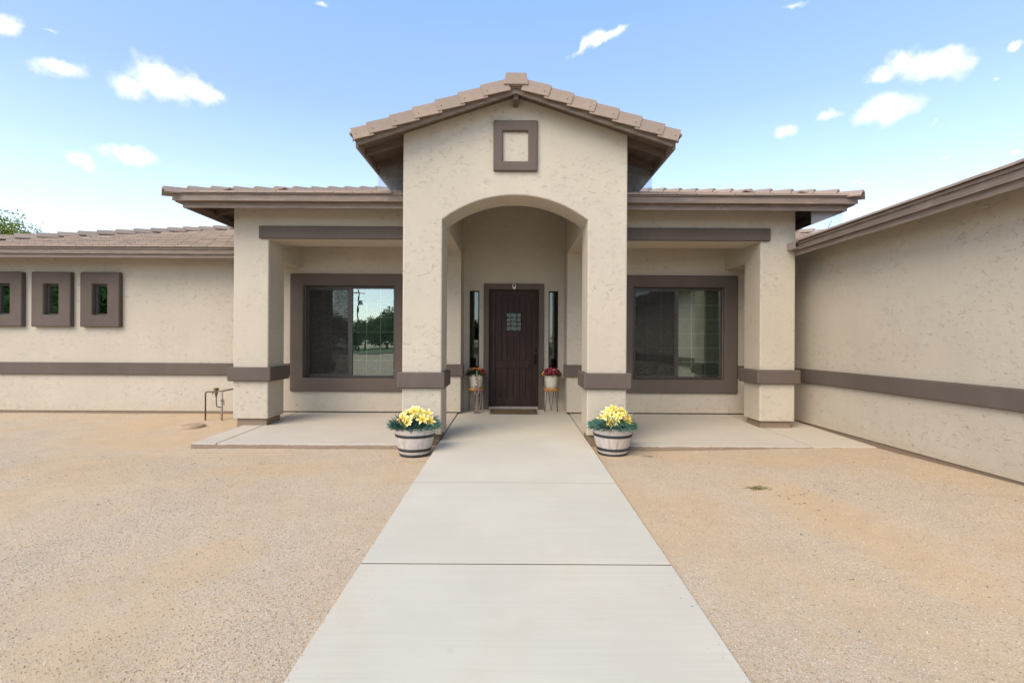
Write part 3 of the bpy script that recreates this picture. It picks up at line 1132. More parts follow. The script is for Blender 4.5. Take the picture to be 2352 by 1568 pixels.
def cap_mesh(wd=0.28, ln=0.43, drop=0.085, th=0.030):
    """inverted-V hip/ridge tile, butt at y=0"""
    v = []
    for y, k, lift in ((0, 1.0, 0.0), (ln, 0.90, 0.0)):
        h = wd / 2 * k
        v += [(-h, y, -drop), (-h * .42, y, 0.0), (h * .42, y, 0.0), (h, y, -drop),
              (-h - th * .3, y, -drop + th * .55), (-h * .45, y, th), (h * .45, y, th), (h + th * .3, y, -drop + th * .55)]
    f = []
    for (a, b, c, d) in ((0, 1, 2, 3),):
        f += [(0, 1, 5, 4), (1, 2, 6, 5), (2, 3, 7, 6)]
        f += [(12, 13, 9, 8), (13, 14, 10, 9), (14, 15, 11, 10)]
    f += [(4, 5, 13, 12), (5, 6, 14, 13), (6, 7, 15, 14), (1, 0, 8, 9), (2, 1, 9, 10), (3, 2, 10, 11), (0, 4, 12, 8), (7, 3, 11, 15)]
    me = pydata('cap', v, f)
    bm = bmesh.new()
    bm.from_mesh(me)
    bmesh.ops.recalc_face_normals(bm, faces=bm.faces[:])
    bm.to_mesh(me)
    bm.free()
    me.materials.append(M['tile'])
    return me


CAP = cap_mesh()


def basis(xd, yd):
    xd, yd = Vector(xd).normalized(), Vector(yd).normalized()
    zd = xd.cross(yd).normalized()
    return Matrix((xd, yd, zd)).transposed().to_4x4()


def place(name, me, parent, origin, xd, yd, tilt=0.0, roll=0.0):
    o = bpy.data.objects.new(name, me)
    COL.objects.link(o)
    o.parent = parent
    o.matrix_basis = Matrix.Translation(origin) @ basis(xd, yd) @ Matrix.Rotation(tilt, 4, 'X') @ Matrix.Rotation(roll, 4, 'Z')
    return o


class TileField:
    """joins tile boxes for the part of a roof where tiles are not separate objects"""

    def __init__(self):
        self.v, self.f = [], []
        self.src = [v.co.copy() for v in TILE.vertices]
        self.sf = [tuple(p.vertices) for p in TILE.polygons]

    def add(self, origin, xd, yd, tilt):
        m = Matrix.Translation(origin) @ basis(xd, yd) @ Matrix.Rotation(tilt, 4, 'X')
        b = len(self.v)
        self.v += [m @ p for p in self.src]
        self.f += [tuple(b + i for i in p) for p in self.sf]

    def build(self, parent):
        if self.v:
            tag(mk('tile_field', pydata('tile_field', self.v, self.f), 'tile', parent), kind='stuff')


TTILT = -math.atan(0.031 / TE)


def lay(parent, eave0, along, up, length, pitch, courses, clip, single, z_lift=0.020, skip=0.0):
    """courses of tiles on a plane. eave0: Vector at eave start, along/up: horizontal unit vectors"""
    along, up = Vector(along), Vector(up)
    ang = math.atan(pitch)
    upv = (up * math.cos(ang) + Vector((0, 0, math.sin(ang)))).normalized()
    nrm = along.cross(upv).normalized()
    if nrm.z < 0:
        nrm = -nrm
    xd = upv.cross(nrm).normalized()
    fld = TileField()
    for r in range(courses):
        off = (0.5 * TW if r % 2 else 0.0) + random.uniform(-.004, .004)
        n = int(length / TW) + 2
        for k in range(-1, n):
            s = k * TW + off
            plan_t = r * TE * math.cos(ang)
            if not clip(s, plan_t, r):
                continue
            o = Vector(eave0) + along * s + upv * (r * TE) + nrm * (z_lift + 0.008 + random.uniform(0, .003))
            if single(s, plan_t, r):
                place('roof_tile', TILE, parent, o, xd, upv, TTILT, random.uniform(-.0015, .0015))
            else:
                fld.add(o, xd, upv, TTILT)
    fld.build(parent)


def lay_caps(name, parent, p0, direction, n, step=0.345, lift=0.095):
    d = Vector(direction).normalized()
    side = d.cross(Vector((0, 0, 1))).normalized()
    tl = -math.atan(0.040 / step)
    for k in range(n):
        place(name, CAP, parent, Vector(p0) + d * (k * step) + Vector((0, 0, lift + random.uniform(-.004, .004))), side, d, tl, random.uniform(-.012, .012))


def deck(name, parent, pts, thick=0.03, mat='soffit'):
    bm = bmesh.new()
    a = [bm.verts.new(p) for p in pts]
    b = [bm.verts.new((p[0], p[1], p[2] - thick)) for p in pts]
    bm.faces.new(a)
    bm.faces.new(b[::-1])
    for i in range(len(pts)):
        j = (i + 1) % len(pts)
        bm.faces.new((a[i], b[i], b[j], a[j]))
    return mk(name, bm_mesh(bm), mat, parent)


def fascia_y(parent, x0, x1, y, zlo, zhi, ex0=0.0, ex1=0.0, pr=0.032):
    """boards along X at depth y facing the viewer; ex0/ex1: how far the upper board runs on at each end"""
    zm = zlo + (zhi - zlo) * 0.47
    box('fascia_board', 'fascia', parent, x0, x1, y, y + 0.035, zlo, zm + .02, 0.004)
    box('drip_board', 'fascia', parent, x0 - ex0, x1 + ex1, y - pr, y - 0.001, zm, zhi - .012, 0.004)
    box('drip_edge', 'fascia', parent, x0 - ex0, x1 + ex1, y - pr - 0.008, y - pr - .0005, zm - .006, zm + .010)
    box('starter_strip', 'fascia', parent, x0 - ex0 * 1.15, x1 + ex1 * 1.15, y - pr - 0.020, y + 0.02, zhi - .0115, zhi + .026)


def fascia_x(parent, y0, y1, x, zlo, zhi, s, pr=0.032):
    """boards along Y at x; outward normal s"""
    zm = zlo + (zhi - zlo) * 0.47

    def bx(n, a, b, c, d, bev=0.004, ya=y0):
        xa, xb = sorted((x + s * a, x + s * b))
        box(n, 'fascia', parent, xa, xb, ya, y1, c, d, bev)
    bx('fascia_board', -0.035, 0, zlo, zm + .02)
    bx('drip_board', 0.001, pr, zm, zhi - .012)
    bx('drip_edge', pr + .0005, pr + 0.008, zm - .006, zm + .010, 0)
    bx('starter_strip', -0.02, pr + 0.020, zhi - .0115, zhi + .026, 0, y0 + .022)


# --- porch hip roof
PE, PX0, PZ, PP = 8.015, 5.335, 3.752, 0.313
AX = PX0
roof = empty('roof', (0, 0, 0))
roof.parent = house
tag(roof, 'hipped tile roof over the two porches')
apex = (0, PE + AX, PZ + PP * AX)
bk = PE + 2 * AX
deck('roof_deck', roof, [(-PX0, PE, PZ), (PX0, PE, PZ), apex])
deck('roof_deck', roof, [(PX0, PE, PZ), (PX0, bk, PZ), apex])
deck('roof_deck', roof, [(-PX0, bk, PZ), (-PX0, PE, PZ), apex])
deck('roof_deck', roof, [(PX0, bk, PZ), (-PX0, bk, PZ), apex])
for s in (-1, 1):
    xa, xb = sorted((s * XA, s * PX0))
    fascia_y(roof, xa, xb, PE + 0.02, 3.55, PZ, 0.11 if s < 0 else 0.0, 0.11 if s > 0 else 0.0, 0.09)
    fascia_x(roof, PE + 0.0205, 14.0, s * (PX0 - 0.001), 3.55, PZ, s, 0.11)
    for yy in (8.9, 9.5, 10.1, 10.7):
        bm = bmesh.new()
        v = add_box(bm, -0.02, 0.02, -0.0, 0.52, -0.13, -0.031)
        o = mk('rafter', bm_mesh(bm), 'soffit', roof)
        o.matrix_basis = Matrix.Translation((s * PX0, yy, PZ)) @ basis((0, s * 1, 0), (-s * 1, 0, PP))
    bm = bmesh.new()
    add_box(bm, -0.022, 0.022, 0.05, 0.75, -0.15, -0.032)
    o = mk('rafter', bm_mesh(bm), 'soffit', roof)
    d = Vector((-s, 1, PP)).normalized()
    o.matrix_basis = Matrix.Translation((s * PX0, PE, PZ)) @ basis(d.cross(Vector((0, 0, 1))), d)
    for xx in (4.1, 3.5, 2.9, 2.3):
        bm = bmesh.new()
        add_box(bm, -0.02, 0.02, 0.06, 0.52, -0.13, -0.031)
        o = mk('rafter', bm_mesh(bm), 'soffit', roof)
        o.matrix_basis = Matrix.Translation((s * xx, PE, PZ)) @ basis((1, 0, 0), (0, 1, PP))
    ex = 0.21 if s < 0 else 0.15
    lay_caps('hip_tile', roof, (s * (PX0 + ex), PE - 0.14, PZ - 0.02), (-s, 1, PP), 16, lift=0.075)
    # tile field on this half of the front slope
    x_st = s * PX0

    def clip(q, t, r, s=s):
        return q > t + 0.19 and (PX0 + .12 - q) > XA + 0.13 and r < 9

    def single(q, t, r):
        return r == 0
    if s < 0:
        lay(roof, (-PX0 - .12, PE - 0.105, PZ - .02), (1, 0, 0), (0, 1, 0), PX0, PP, 9, clip, single)
    else:
        lay(roof, (PX0 + .12, PE - 0.105, PZ - .02), (-1, 0, 0), (0, 1, 0), PX0, PP, 9, clip, single)
    # side slope
    lay(roof, (s * (PX0 + 0.135), PE, PZ - .025), (0, 1, 0), (-s, 0, 0), 6.0, PP, 6,
        lambda q, t, r: q > t + 0.1 and q < 6.0, lambda q, t, r: r == 0 and q < 1.2)

# --- wings (mirror images)
WE, WX, WZ, WP = 9.38, 11.66, 3.13, 0.30
for s in (-1, 1):
    rf = empty('roof', (0, 0, 0))
    rf.parent = house
    tag(rf, 'low tile roof of the wing beyond the porch, rising to a stepped hip')
    D = 5.6
    xi = 2.5
    rp = (s * (WX - D), WE + D, WZ + WP * D)
    rq = (s * xi, WE + D, WZ + WP * D)
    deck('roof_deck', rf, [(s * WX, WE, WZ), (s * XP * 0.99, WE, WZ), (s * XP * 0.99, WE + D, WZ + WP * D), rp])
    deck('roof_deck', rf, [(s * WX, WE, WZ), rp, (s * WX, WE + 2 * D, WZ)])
    xa, xb = sorted((s * (XP - .02), s * WX))
    fascia_y(rf, xa, xb, WE + 0.02, 2.962, WZ)
    if s < 0:
        fascia_x(rf, WE + 0.0205, WE + 8, s * (WX - .001), 2.962, WZ, s)
    lay_caps('hip_tile', rf, (s * (WX + 0.05), WE - 0.05, WZ + 0.03), (-s, 1, WP), 20 if s < 0 else 24)
    if s < 0:
        lay(rf, (-WX, WE - 0.055, WZ), (1, 0, 0), (0, 1, 0), WX - XP, WP, 17,
            lambda q, t, r: q > t + 0.17 and q < WX - XP - 0.12, lambda q, t, r: q > 1.3 and r < 11)
    else:
        lay(rf, (WX, WE - 0.055, WZ), (-1, 0, 0), (0, 1, 0), WX - XP, WP, 17,
            lambda q, t, r: q > t + 0.17 and q < WX - XP - 0.12 and (WX - q) - 4.74 < t + 0.9, lambda q, t, r: 4.9 < q < 6.6 and 3 <= r < 13)

# --- projecting wing on the right: eave runs towards the camera
RX, RZ, RP = 4.735, 3.085, 0.30
rf = empty('roof', (0, 0, 0))
rf.parent = house
tag(rf, 'tile roof of the projecting wing whose eave runs towards the viewer')
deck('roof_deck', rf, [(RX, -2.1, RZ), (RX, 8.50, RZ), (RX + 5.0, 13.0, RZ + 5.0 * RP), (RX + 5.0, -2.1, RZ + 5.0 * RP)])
fascia_x(rf, -2.1, 8.50, RX + 0.02, 2.905, RZ, -1)
lay(rf, (RX - 0.055, 8.50, RZ), (0, -1, 0), (1, 0, 0), 10.6, RP, 15,
    lambda q, t, r: q > -t + 0.12 and q < 10.4, lambda q, t, r: r == 0 and q < 5.0, z_lift=0.022)
# bent end of the eave flashing where it meets the column
bm = bmesh.new()
add_box(bm, RX - 0.085, RX - 0.078, 8.30, 8.545, RZ - 0.085, RZ + 0.028)
add_box(bm, RX - 0.078, RX - 0.01, 8.30, 8.545, RZ - 0.085, RZ - 0.078)
add_box(bm, RX - 0.078, RX - 0.04, 8.505, 8.510, RZ + 0.004, RZ + 0.028)
mk('flashing', bm_mesh(bm), 'pipe_grey', rf)

# --- gable over the arch
rf = empty('roof', (0, 0, 0))
rf.parent = house
tag(rf, 'tall front gable roof with stepped edge tiles over the arch')
GE, GX, GZ = 7.12, 2.29, 5.075          # rake plane, eave half width, deck top at the ridge
for s in (-1, 1):
    deck('roof_deck', rf, [(0, GE, GZ), (s * GX, GE, GZ - GP * GX), (s * GX, 12.5, GZ - GP * GX), (0, 12.5, GZ)], 0.028)
    # rake board
    pl = [(0, GZ - 0.030), (s * (GX - 0.02), GZ - 0.030 - GP * (GX - 0.02)), (s * (GX - 0.06), GZ - 0.115 - GP * (GX - 0.06)), (0, GZ - 0.115)]
    mk('rake_board', prism_me(pl, GE - 0.002, GE + 0.038), 'fascia', rf)
    pl2 = [(0, GZ + 0.01), (s * (GX + 0.02), GZ + 0.01 - GP * (GX + 0.02)), (s * (GX + 0.02), GZ - 0.05 - GP * (GX + 0.02)), (0, GZ - 0.05)]
    mk('rake_board', prism_me(pl2, GE - 0.030, GE - 0.003), 'fascia', rf)
    # eave board along the side
    xa, xb = sorted((s * (GX - 0.04), s * GX))
    box('fascia_board', 'fascia', rf, xa, xb, GE + 0.04, 12.4, GZ - GP * GX - 0.125, GZ - GP * GX - 0.012, 0.004)
    # exposed rafters
    for yy in (7.50, 8.10, 8.70, 9.30):
        pl = [(s * (GX - 0.045), GZ - 0.029 - GP * (GX - 0.045)), (s * (XA + 0.002), GZ - 0.029 - GP * XA),
              (s * (XA + 0.002), GZ - 0.150 - GP * XA), (s * (GX - 0.045), GZ - 0.118 - GP * (GX - 0.045))]
        mk('rafter', prism_me(pl, yy, yy + 0.045), 'soffit', rf)
    # rake tiles
    ang = math.atan(GP)
    dv = Vector((s * math.cos(ang), 0, -math.sin(ang)))      # down-slope
    for k in range(7):
        t0 = 0.10 + k * 0.338
        ln = 0.395 if k < 6 else 0.29
        bm = bmesh.new()
        add_box(bm, 0, ln, -0.072, -0.050, -0.110, 0.050)
        add_box(bm, 0, ln, -0.0495, 0.17, 0.022, 0.048)
        for v in bm.verts:
            v.co.z += 0.030 * v.co.x / 0.395 + 0.035
            v.co.y -= 0.014 * v.co.x / 0.395
        me = bm_mesh(bm)
        o = mk('rake_tile', me, 'tile', rf)
        up = Vector((s * math.sin(ang), 0, math.cos(ang)))
        m = Matrix((dv, Vector((0, 1, 0)), up)).transposed().to_4x4()
        o.matrix_basis = Matrix.Translation(Vector((0, GE, GZ)) + dv * t0) @ m @ Matrix.Rotation(random.uniform(-.006, .006), 4, 'Y')
        # nail head
        nd = mk('nail', lathe_me([(0.007, 0), (0.005, 0.004), (0, 0.005)], 8), 'iron', o, (ln * 0.82, -0.0745 - 0.012, 0.005), (R(90), 0, 0))
    # field tiles
    lay(rf, (s * (GX + 0.05), GE + 0.09, GZ - GP * GX), (0, 1, 0), (-s, 0, 0), 4.0, GP, 7,
        lambda q, t, r: -0.1 < q < 3.6, lambda q, t, r: r == 0 and q < 3)
# ridge beam end and ridge caps
box('ridge_beam', 'soffit', rf, -0.035, 0.035, GE + 0.04, YF + 0.01, GZ - 0.185, GZ - 0.032, 0.004)
bm = bmesh.new()
pl = [(-0.175, GZ - 0.035), (-0.145, GZ + 0.128), (0.145, GZ + 0.128), (0.175, GZ - 0.035)]
mk('ridge_tile', prism_me(pl, GE - 0.095, GE + 0.30, 0.008, None, 2), 'tile', rf)
lay_caps('ridge_tile', rf, (0, GE + 0.28, GZ + 0.06), (0, 1, 0), 12)
# inner triangle above the arch wall is closed by the wall itself

# --- galvanised wire mesh under the eaves
def wire_mesh(name, quad, nx, nz, r=0.0011):
    bm = bmesh.new()
    a, b, c, d = [Vector(p) for p in quad]          # a-b bottom, d-c top
    for i in range(nx + 1):
        u = i / nx
        add_tube(bm, [a.lerp(b, u), d.lerp(c, u)], r, 4, False)
    for j in range(nz + 1):
        u = j / nz
        add_tube(bm, [a.lerp(d, u), b.lerp(c, u)], r, 4, False)
    o = mk(name, bm_mesh(bm), 'galv', house)
    return tag(o, kind='stuff')


for s in (-1, 1):
    z_lo = PZ + PP * (8.32 - PE) + 0.02
    wire_mesh('wire_mesh', [(s * 2.275, 8.32, z_lo), (s * 1.67, 8.32, z_lo), (s * 1.67, 8.32, 4.46), (s * 2.275, 8.32, 4.27)], 50, 46, 0.0013)
wire_mesh('wire_mesh', [(4.81, 8.12, 3.17), (5.31, 8.12, 3.30), (5.31, 8.12, 3.56), (4.81, 8.12, 3.56)], 42, 30, 0.0013)
tube('wire_stay', 'pipe_dark', house, [(5.02, 8.05, 3.24), (5.10, 8.06, 3.40)], 0.004, 6)

# ------------------------------------------------------------------ door camera
camx = empty('security_camera', (0.003, YD - 0.036, CAM_Z + 1.165), 'small white oval security camera above the front door', 'camera')
bm = bmesh.new()
o = mk('body', lathe_me([(0.0, 0.0), (0.034, 0.0), (0.038, 0.008), (0.038, 0.022), (0.030, 0.030), (0.0, 0.031)], 24, False), 'white_plastic', camx, None, (R(90), 0, 0))
o.scale = (1, 1.75, 1)
o = mk('lens', lathe_me([(0.019, 0.0), (0.019, 0.004), (0.013, 0.008), (0.0, 0.009)], 20), 'black_plastic', camx, (0, -0.0285, 0.014), (R(90), 0, 0))
o.scale = (1, 1.7, 1)

# ------------------------------------------------------------------ door mat
bm = bmesh.new()
add_box(bm, -0.48, 0.48, 9.93, 10.50, 0.0, 0.014)
bmesh.ops.bevel(bm, geom=bm.edges[:], offset=0.005, segments=2, affect='EDGES')
mat_o = empty('door_mat', (0, 10.2, 0.0), 'brown coir doormat in front of the dark front door', 'doormat')
me = bm_mesh(bm)
me.transform(Matrix.Translation((0.0, -10.2, 0.002)))
mk('pile', me, 'coir', mat_o)
me = frame_me(-0.445, 0.445, -0.06, 0.06, -0.425, 0.425, -0.05, 0.05, 0, 0.002, 0)
bm = bmesh.new()
for (a, b, c, d) in ((-.445, .445, -.245, -.228), (-.445, .445, .228, .245), (-.445, -.425, -.2275, .2275), (.425, .445, -.2275, .2275)):
    add_box(bm, a, b, c, d, 0.015, 0.019)
me = bm_mesh(bm)
me.transform(Matrix.Translation((0.0, 0.015, 0.0)))
mk('border', me, 'flower_eye', mat_o)


# ------------------------------------------------------------------ flowers
def petal(bm, length, width, curl, rise, az, z0=0.0, r0=0.004, seg=4):
    ca, sa = math.cos(az), math.sin(az)
    rows = []
    for i in range(seg + 1):
        t = i / seg
        r = r0 + length * t
        wv = width * (math.sin(math.pi * min(1, t * 0.92 + 0.08)) ** 0.8) * (1 - 0.15 * t)
        z = z0 + rise * t - curl * t * t
        row = []
        for q, dz in ((-1, 0.10), (0, 0), (1, 0.10)):
            p = (r * ca - q * wv / 2 * sa, r * sa + q * wv / 2 * ca, z + dz * wv)
            row.append(bm.verts.new(p))
        rows.append(row)
    for a, b in zip(rows, rows[1:]):
        for k in range(2):
            f = bm.faces.new((a[k], a[k + 1], b[k + 1], b[k]))
            f.smooth = True


def lily_me(scale=1.0):
    bm = bmesh.new()
    for k in range(6):
        petal(bm, 0.078 * scale, 0.036 * scale, 0.040 * scale, 0.050 * scale, k * math.pi / 3 + (0.1 if k % 2 else 0), 0.0, 0.006)
    for k in range(5):
        a = k * 1.256 + 0.3
        add_tube(bm, [(0, 0, 0), (0.018 * math.cos(a), 0.018 * math.sin(a), 0.045)], 0.002, 4)
    me = bm_mesh(bm)
    me.materials.append(M['lily'])
    return me


def daisy_me(rad=0.03, n=12, mat='red_petal'):
    bm = bmesh.new()
    for k in range(n):
        petal(bm, rad, rad * 0.48, rad * 0.25, rad * 0.18, k * 2 * math.pi / n, 0.0, 0.004, 3)
    for k in range(n):
        petal(bm, rad * .7, rad * 0.42, rad * 0.1, rad * 0.35, (k + .5) * 2 * math.pi / n, 0.002, 0.003, 3)
    nf = len(bm.faces)
    ring = [bm.verts.new((rad * .22 * math.cos(a * math.pi / 4), rad * .22 * math.sin(a * math.pi / 4), rad * .12)) for a in range(8)]
    top = bm.verts.new((0, 0, rad * .24))
    eye = [bm.faces.new((ring[i], ring[(i + 1) % 8], top)) for i in range(8)]
    for f in eye:
        f.material_index = 1
    me = bpy.data.meshes.new('daisy')
    bm.to_mesh(me)
    bm.free()
    me.materials.append(M[mat])
    me.materials.append(M['flower_eye'])
    return me


def blades_me(n, rad, height, droop, blade, width, seed, dome=0.6):
    r = random.Random(seed)
    v, f = [], []
    for i in range(n):
        a = r.uniform(0, 2 * math.pi)
        rr = rad * math.sqrt(r.random())
        base = Vector((rr * math.cos(a), rr * math.sin(a), height * dome * (1 - (rr / rad) ** 2) * r.uniform(0.1, 1.0)))
        out = Vector((math.cos(a) * (0.25 + rr / rad), math.sin(a) * (0.25 + rr / rad), r.uniform(-droop, 0.9)))
        out += Vector((r.uniform(-.5, .5), r.uniform(-.5, .5), r.uniform(-.2, .4)))
        out.normalize()
        L = blade * r.uniform(0.5, 1.2)
        sd = out.cross(Vector((r.uniform(-1, 1), r.uniform(-1, 1), r.uniform(-1, 1)))).normalized() * width * r.uniform(.6, 1.3)
        tip = base + out * L
        mid = base + out * L * 0.5 + Vector((0, 0, 0.08 * L))
        b = len(v)
        v += [base - sd * .3, base + sd * .3, mid + sd, tip, mid - sd]
        f.append((b, b + 1, b + 2, b + 3, b + 4))
    return pydata('blades', v, f)


def barrel_planter(x, y, label, seed, nl, rz, pinkish, ztilt=0.0):
    r = random.Random(seed)
    gz = ground_z(x, y)
    t = empty('barrel_planter', (x, y, gz - 0.006), label, 'planter', 'half barrel planters beside the walkway', rz=rz)
    t.rotation_euler = (R(ztilt), R(1.2 * (1 if x < 0 else -.5)), rz)
    H = 0.40
    prof = [(0.192, 0.0), (0.200, 0.03), (0.222, 0.10), (0.248, 0.20), (0.268, 0.30), (0.280, 0.37), (0.283, 0.395), (0.280, H), (0.262, H), (0.256, 0.34)]
    mk('body', lathe_me(prof, 128, True, False, 16, 0.0035), 'barrel', t)

    def rad_at(z):
        for (r0, z0), (r1, z1) in zip(prof, prof[1:]):
            if z0 <= z <= z1:
                return r0 + (r1 - r0) * (z - z0) / max(1e-6, z1 - z0)
        return 0.28
    for (a, b) in ((0.004, 0.042), (0.078, 0.118), (0.268, 0.308)):
        mk('band', lathe_me([(rad_at(a) - .004, a), (rad_at(a) + .005, a + .001), (rad_at(b) + .005, b - .001), (rad_at(b) - .004, b)], 64, False), 'band', t)
    mk('soil', lathe_me([(0.254, 0.345), (0.20, 0.365), (0.0, 0.38)], 24, False), 'soil', t)
    o = mk('foliage', blades_me(1700, 0.28, 0.20, 0.30, 0.10, 0.0060, seed), 'needle', t, (0, 0, 0.375))
    tag(o, kind='stuff')
    for k, (dx, dy) in enumerate(((0.19, 0.02), (-0.20, -0.03))):
        o = mk('foliage', blades_me(520, 0.13, 0.22, 0.15, 0.095, 0.0050, seed + 5 + k), 'needle2' if k == 0 else 'needle', t, (dx, dy, 0.395))
        tag(o, kind='stuff')
    o = mk('foliage', blades_me(150, 0.24, 0.20, 0.3, 0.12, 0.016, seed + 30), 'lilyleaf', t, (0, 0, 0.385))
    tag(o, kind='stuff')
    big, small = lily_me(1.0), lily_me(0.72)
    for k in range(nl):
        a = r.uniform(0, 2 * math.pi)
        rr = 0.215 * math.sqrt(r.random())
        px, py = rr * math.cos(a), rr * math.sin(a) * 0.9 - 0.04
        pz = 0.45 + 0.20 * (1 - (rr / 0.23) ** 2) * r.uniform(0.35, 1.0)
        o = mk('lily', big if r.random() < .65 else small, None, t, (px, py, pz))
        n = Vector((px * 4 + r.uniform(-.4, .4), -0.75 + r.uniform(-.6, .4), 0.55 + r.uniform(-.2, .5))).normalized()
        n.rotate(Euler((0, 0, -rz)))
        o.rotation_euler = (n.to_track_quat('Z', 'Y') @ Euler((0, 0, r.uniform(0, 6))).to_quaternion()).to_euler()
        sc = r.uniform(1.0, 1.35)
        o.scale = (sc, sc, sc)
    # stems reaching into the leaves
    bm = bmesh.new()
    for c in [c for c in t.children if c.name.startswith('lily')]:
        p = c.location
        add_tube(bm, [(p.x * .5, p.y * .5, 0.37), tuple(p)], 0.0035, 5)
    for k in range(9):
        a = r.uniform(0, 6.28)
        add_tube(bm, [(0.15 * math.cos(a), 0.15 * math.sin(a), 0.38), (0.26 * math.cos(a), 0.26 * math.sin(a), 0.52 + r.uniform(0, .1)), (0.30 * math.cos(a), 0.30 * math.sin(a), 0.58 + r.uniform(0, .06))], [0.003, 0.002, 0.001], 4)
    mk('stem', bm_mesh(bm), 'needle2', t)
    if pinkish:
        for k in range(3):
            o = mk('pink_flower', daisy_me(0.026, 10, 'pink_petal'), None, t, (-0.235 + k * .022, -0.06 - k * .01, 0.475 + (k % 2) * .02))
            o.rotation_euler = (R(55), R(-20), 0)
    return t


barrel_planter(-1.372, 6.90, 'grey half barrel planter of yellow lilies with a pink flower, left of the walkway', 3, 31, 0.4, True, -1)
barrel_planter(1.378, 7.02, 'grey half barrel planter of yellow lilies without pink, right of the walkway', 8, 30, 0.9, False, 1)


def plant_stand(x, y, label, rz):
    z0 = zs(y)
    t = empty('plant_stand', (x, y, z0), label, 'plant stand', 'plant stands beside the front door', rz=rz)
    mk('top', lathe_me([(0.150, 0.425), (0.163, 0.430), (0.165, 0.475), (0.158, 0.481), (0.150, 0.470), (0.0, 0.468)], 40, True), 'stand_wood', t)
    for k in range(3):
        a = k * 2 * math.pi / 3 + 0.5
        d = Vector((math.cos(a), math.sin(a), 0))
        q = Vector((-d.y, d.x, 0))
        p1, p2, ft = d * 0.13 + q * 0.055, d * 0.13 - q * 0.055, d * 0.148
        tube('leg', 'iron', t, [p1 + Vector((0, 0, .426)), ft + q * .008 + Vector((0, 0, .012)), ft + Vector((0, 0, .006)), ft - q * .008 + Vector((0, 0, .012)), p2 + Vector((0, 0, .426))], 0.0055, 6)
    return t


def flower_pot(x, y, label, seed, scheme):
    r = random.Random(seed)
    z0 = zs(y) + 0.4695
    t = empty('flower_pot', (x, y, z0), label, 'flower pot', 'cream flower pots beside the front door')
    mk('pot', lathe_me([(0.100, 0.0), (0.106, 0.01), (0.122, 0.09), (0.138, 0.19), (0.146, 0.255), (0.152, 0.262), (0.154, 0.285), (0.149, 0.290), (0.136, 0.286), (0.130, 0.24)], 48), 'cream_pot', t)
    mk('soil', lathe_me([(0.133, 0.255), (0.0, 0.265)], 20, False), 'soil', t)
    o = mk('foliage', blades_me(420, 0.16, 0.12, 0.7, 0.09, 0.013, seed), 'mumleaf', t, (0, 0, 0.275))
    tag(o, kind='stuff')
    kinds = {k: [daisy_me(0.036, 12, k + '_petal'), daisy_me(0.029, 11, k + '_petal')] for k in ('red', 'orange', 'gold')}
    bm = bmesh.new()
    for k in range(40):
        a = r.uniform(0, 2 * math.pi)
        e = r.uniform(0.05, 1.0)
        d = Vector((math.cos(a) * math.cos(e * 1.45), math.sin(a) * math.cos(e * 1.45), math.sin(e * 1.45)))
        p = Vector((d.x * 0.195, d.y * 0.165, 0.285 + d.z * 0.125))
        col = scheme(p.x / 0.195, p.z, r)
        o = mk(col + '_flower', kinds[col][k % 2], None, t, p)
        n = (d + Vector((r.uniform(-.3, .3), -0.45, r.uniform(-.1, .3)))).normalized()
        o.rotation_euler = n.to_track_quat('Z', 'Y').to_euler()
        add_tube(bm, [(d.x * .08, d.y * .08, 0.262), tuple(p)], 0.0025, 4)
    mk('stem', bm_mesh(bm), 'mumleaf', t)
    return t


plant_stand(-0.775, 10.30, 'round wooden plant stand on black hairpin legs, left of the door', 0.35)
plant_stand(0.775, 10.30, 'round wooden plant stand on black hairpin legs, right of the door', 1.0)
flower_pot(-0.775, 10.30, 'cream pot of gold, orange and red flowers left of the door', 4,
           lambda u, z, r: ('red' if u > 0.35 + r.uniform(-.2, .2) else ('gold' if z < 0.345 else ('red' if u < -.75 else 'orange'))))
flower_pot(0.775, 10.30, 'cream pot of mostly red flowers right of the door', 9,
           lambda u, z, r: 'gold' if (u < -0.8 and z < 0.36) else 'red')

# ------------------------------------------------------------------ house number stake
num = empty('house_number_sign', (-0.742, 10.06, zs(10.06)), 'rusty upright house number stake reading 1301 in front of the left plant stand', 'number sign')
box('base', 'rust', num, -0.062, 0.062, -0.035, 0.035, 0.0, 0.012, 0.002)
box('post', 'rust', num, -0.034, 0.034, -0.006, 0.006, 0.012, 0.185, 0.002)
dg = bpy.context.evaluated_depsgraph_get()
for k, ch in enumerate('1301'):
    cu = bpy.data.curves.new('digit', 'FONT')
    cu.body = ch
    cu.size = 0.225
    cu.extrude = 0.006
    cu.offset = 0.001
    cu.align_x = 'CENTER'
    tmp = bpy.data.objects.new('digit_tmp', cu)
    COL.objects.link(tmp)
    bpy.context.view_layer.update()
    me = bpy.data.meshes.new_from_object(tmp.evaluated_get(bpy.context.evaluated_depsgraph_get()))
    bpy.data.objects.remove(tmp)
    me.materials.clear()
    co = np.array([v.co[:] for v in me.vertices])
    lo, hi = co.min(0), co.max(0)
    sc = 0.168 / (hi[1] - lo[1])
    me.transform(Matrix.Scale(sc, 4) @ Matrix.Translation((-(lo[0] + hi[0]) / 2, -lo[1], 0)))
    mk('digit', me, 'rust', num, (0, 0, 0.182 + (3 - k) * 0.165), (R(90), 0, 0))

# ------------------------------------------------------------------ gas riser and cover
gx0, gy0 = -5.75, 9.34
gz_ = ground_z(gx0, gy0) - 0.03
top = CAM_Z - 0.968
g = empty('gas_riser', (gx0, gy0, gz_), 'weathered gas pipe with regulator standing against the left wing wall', 'gas pipe')


def L(p):
    return Vector(p) - Vector((gx0, gy0, gz_))


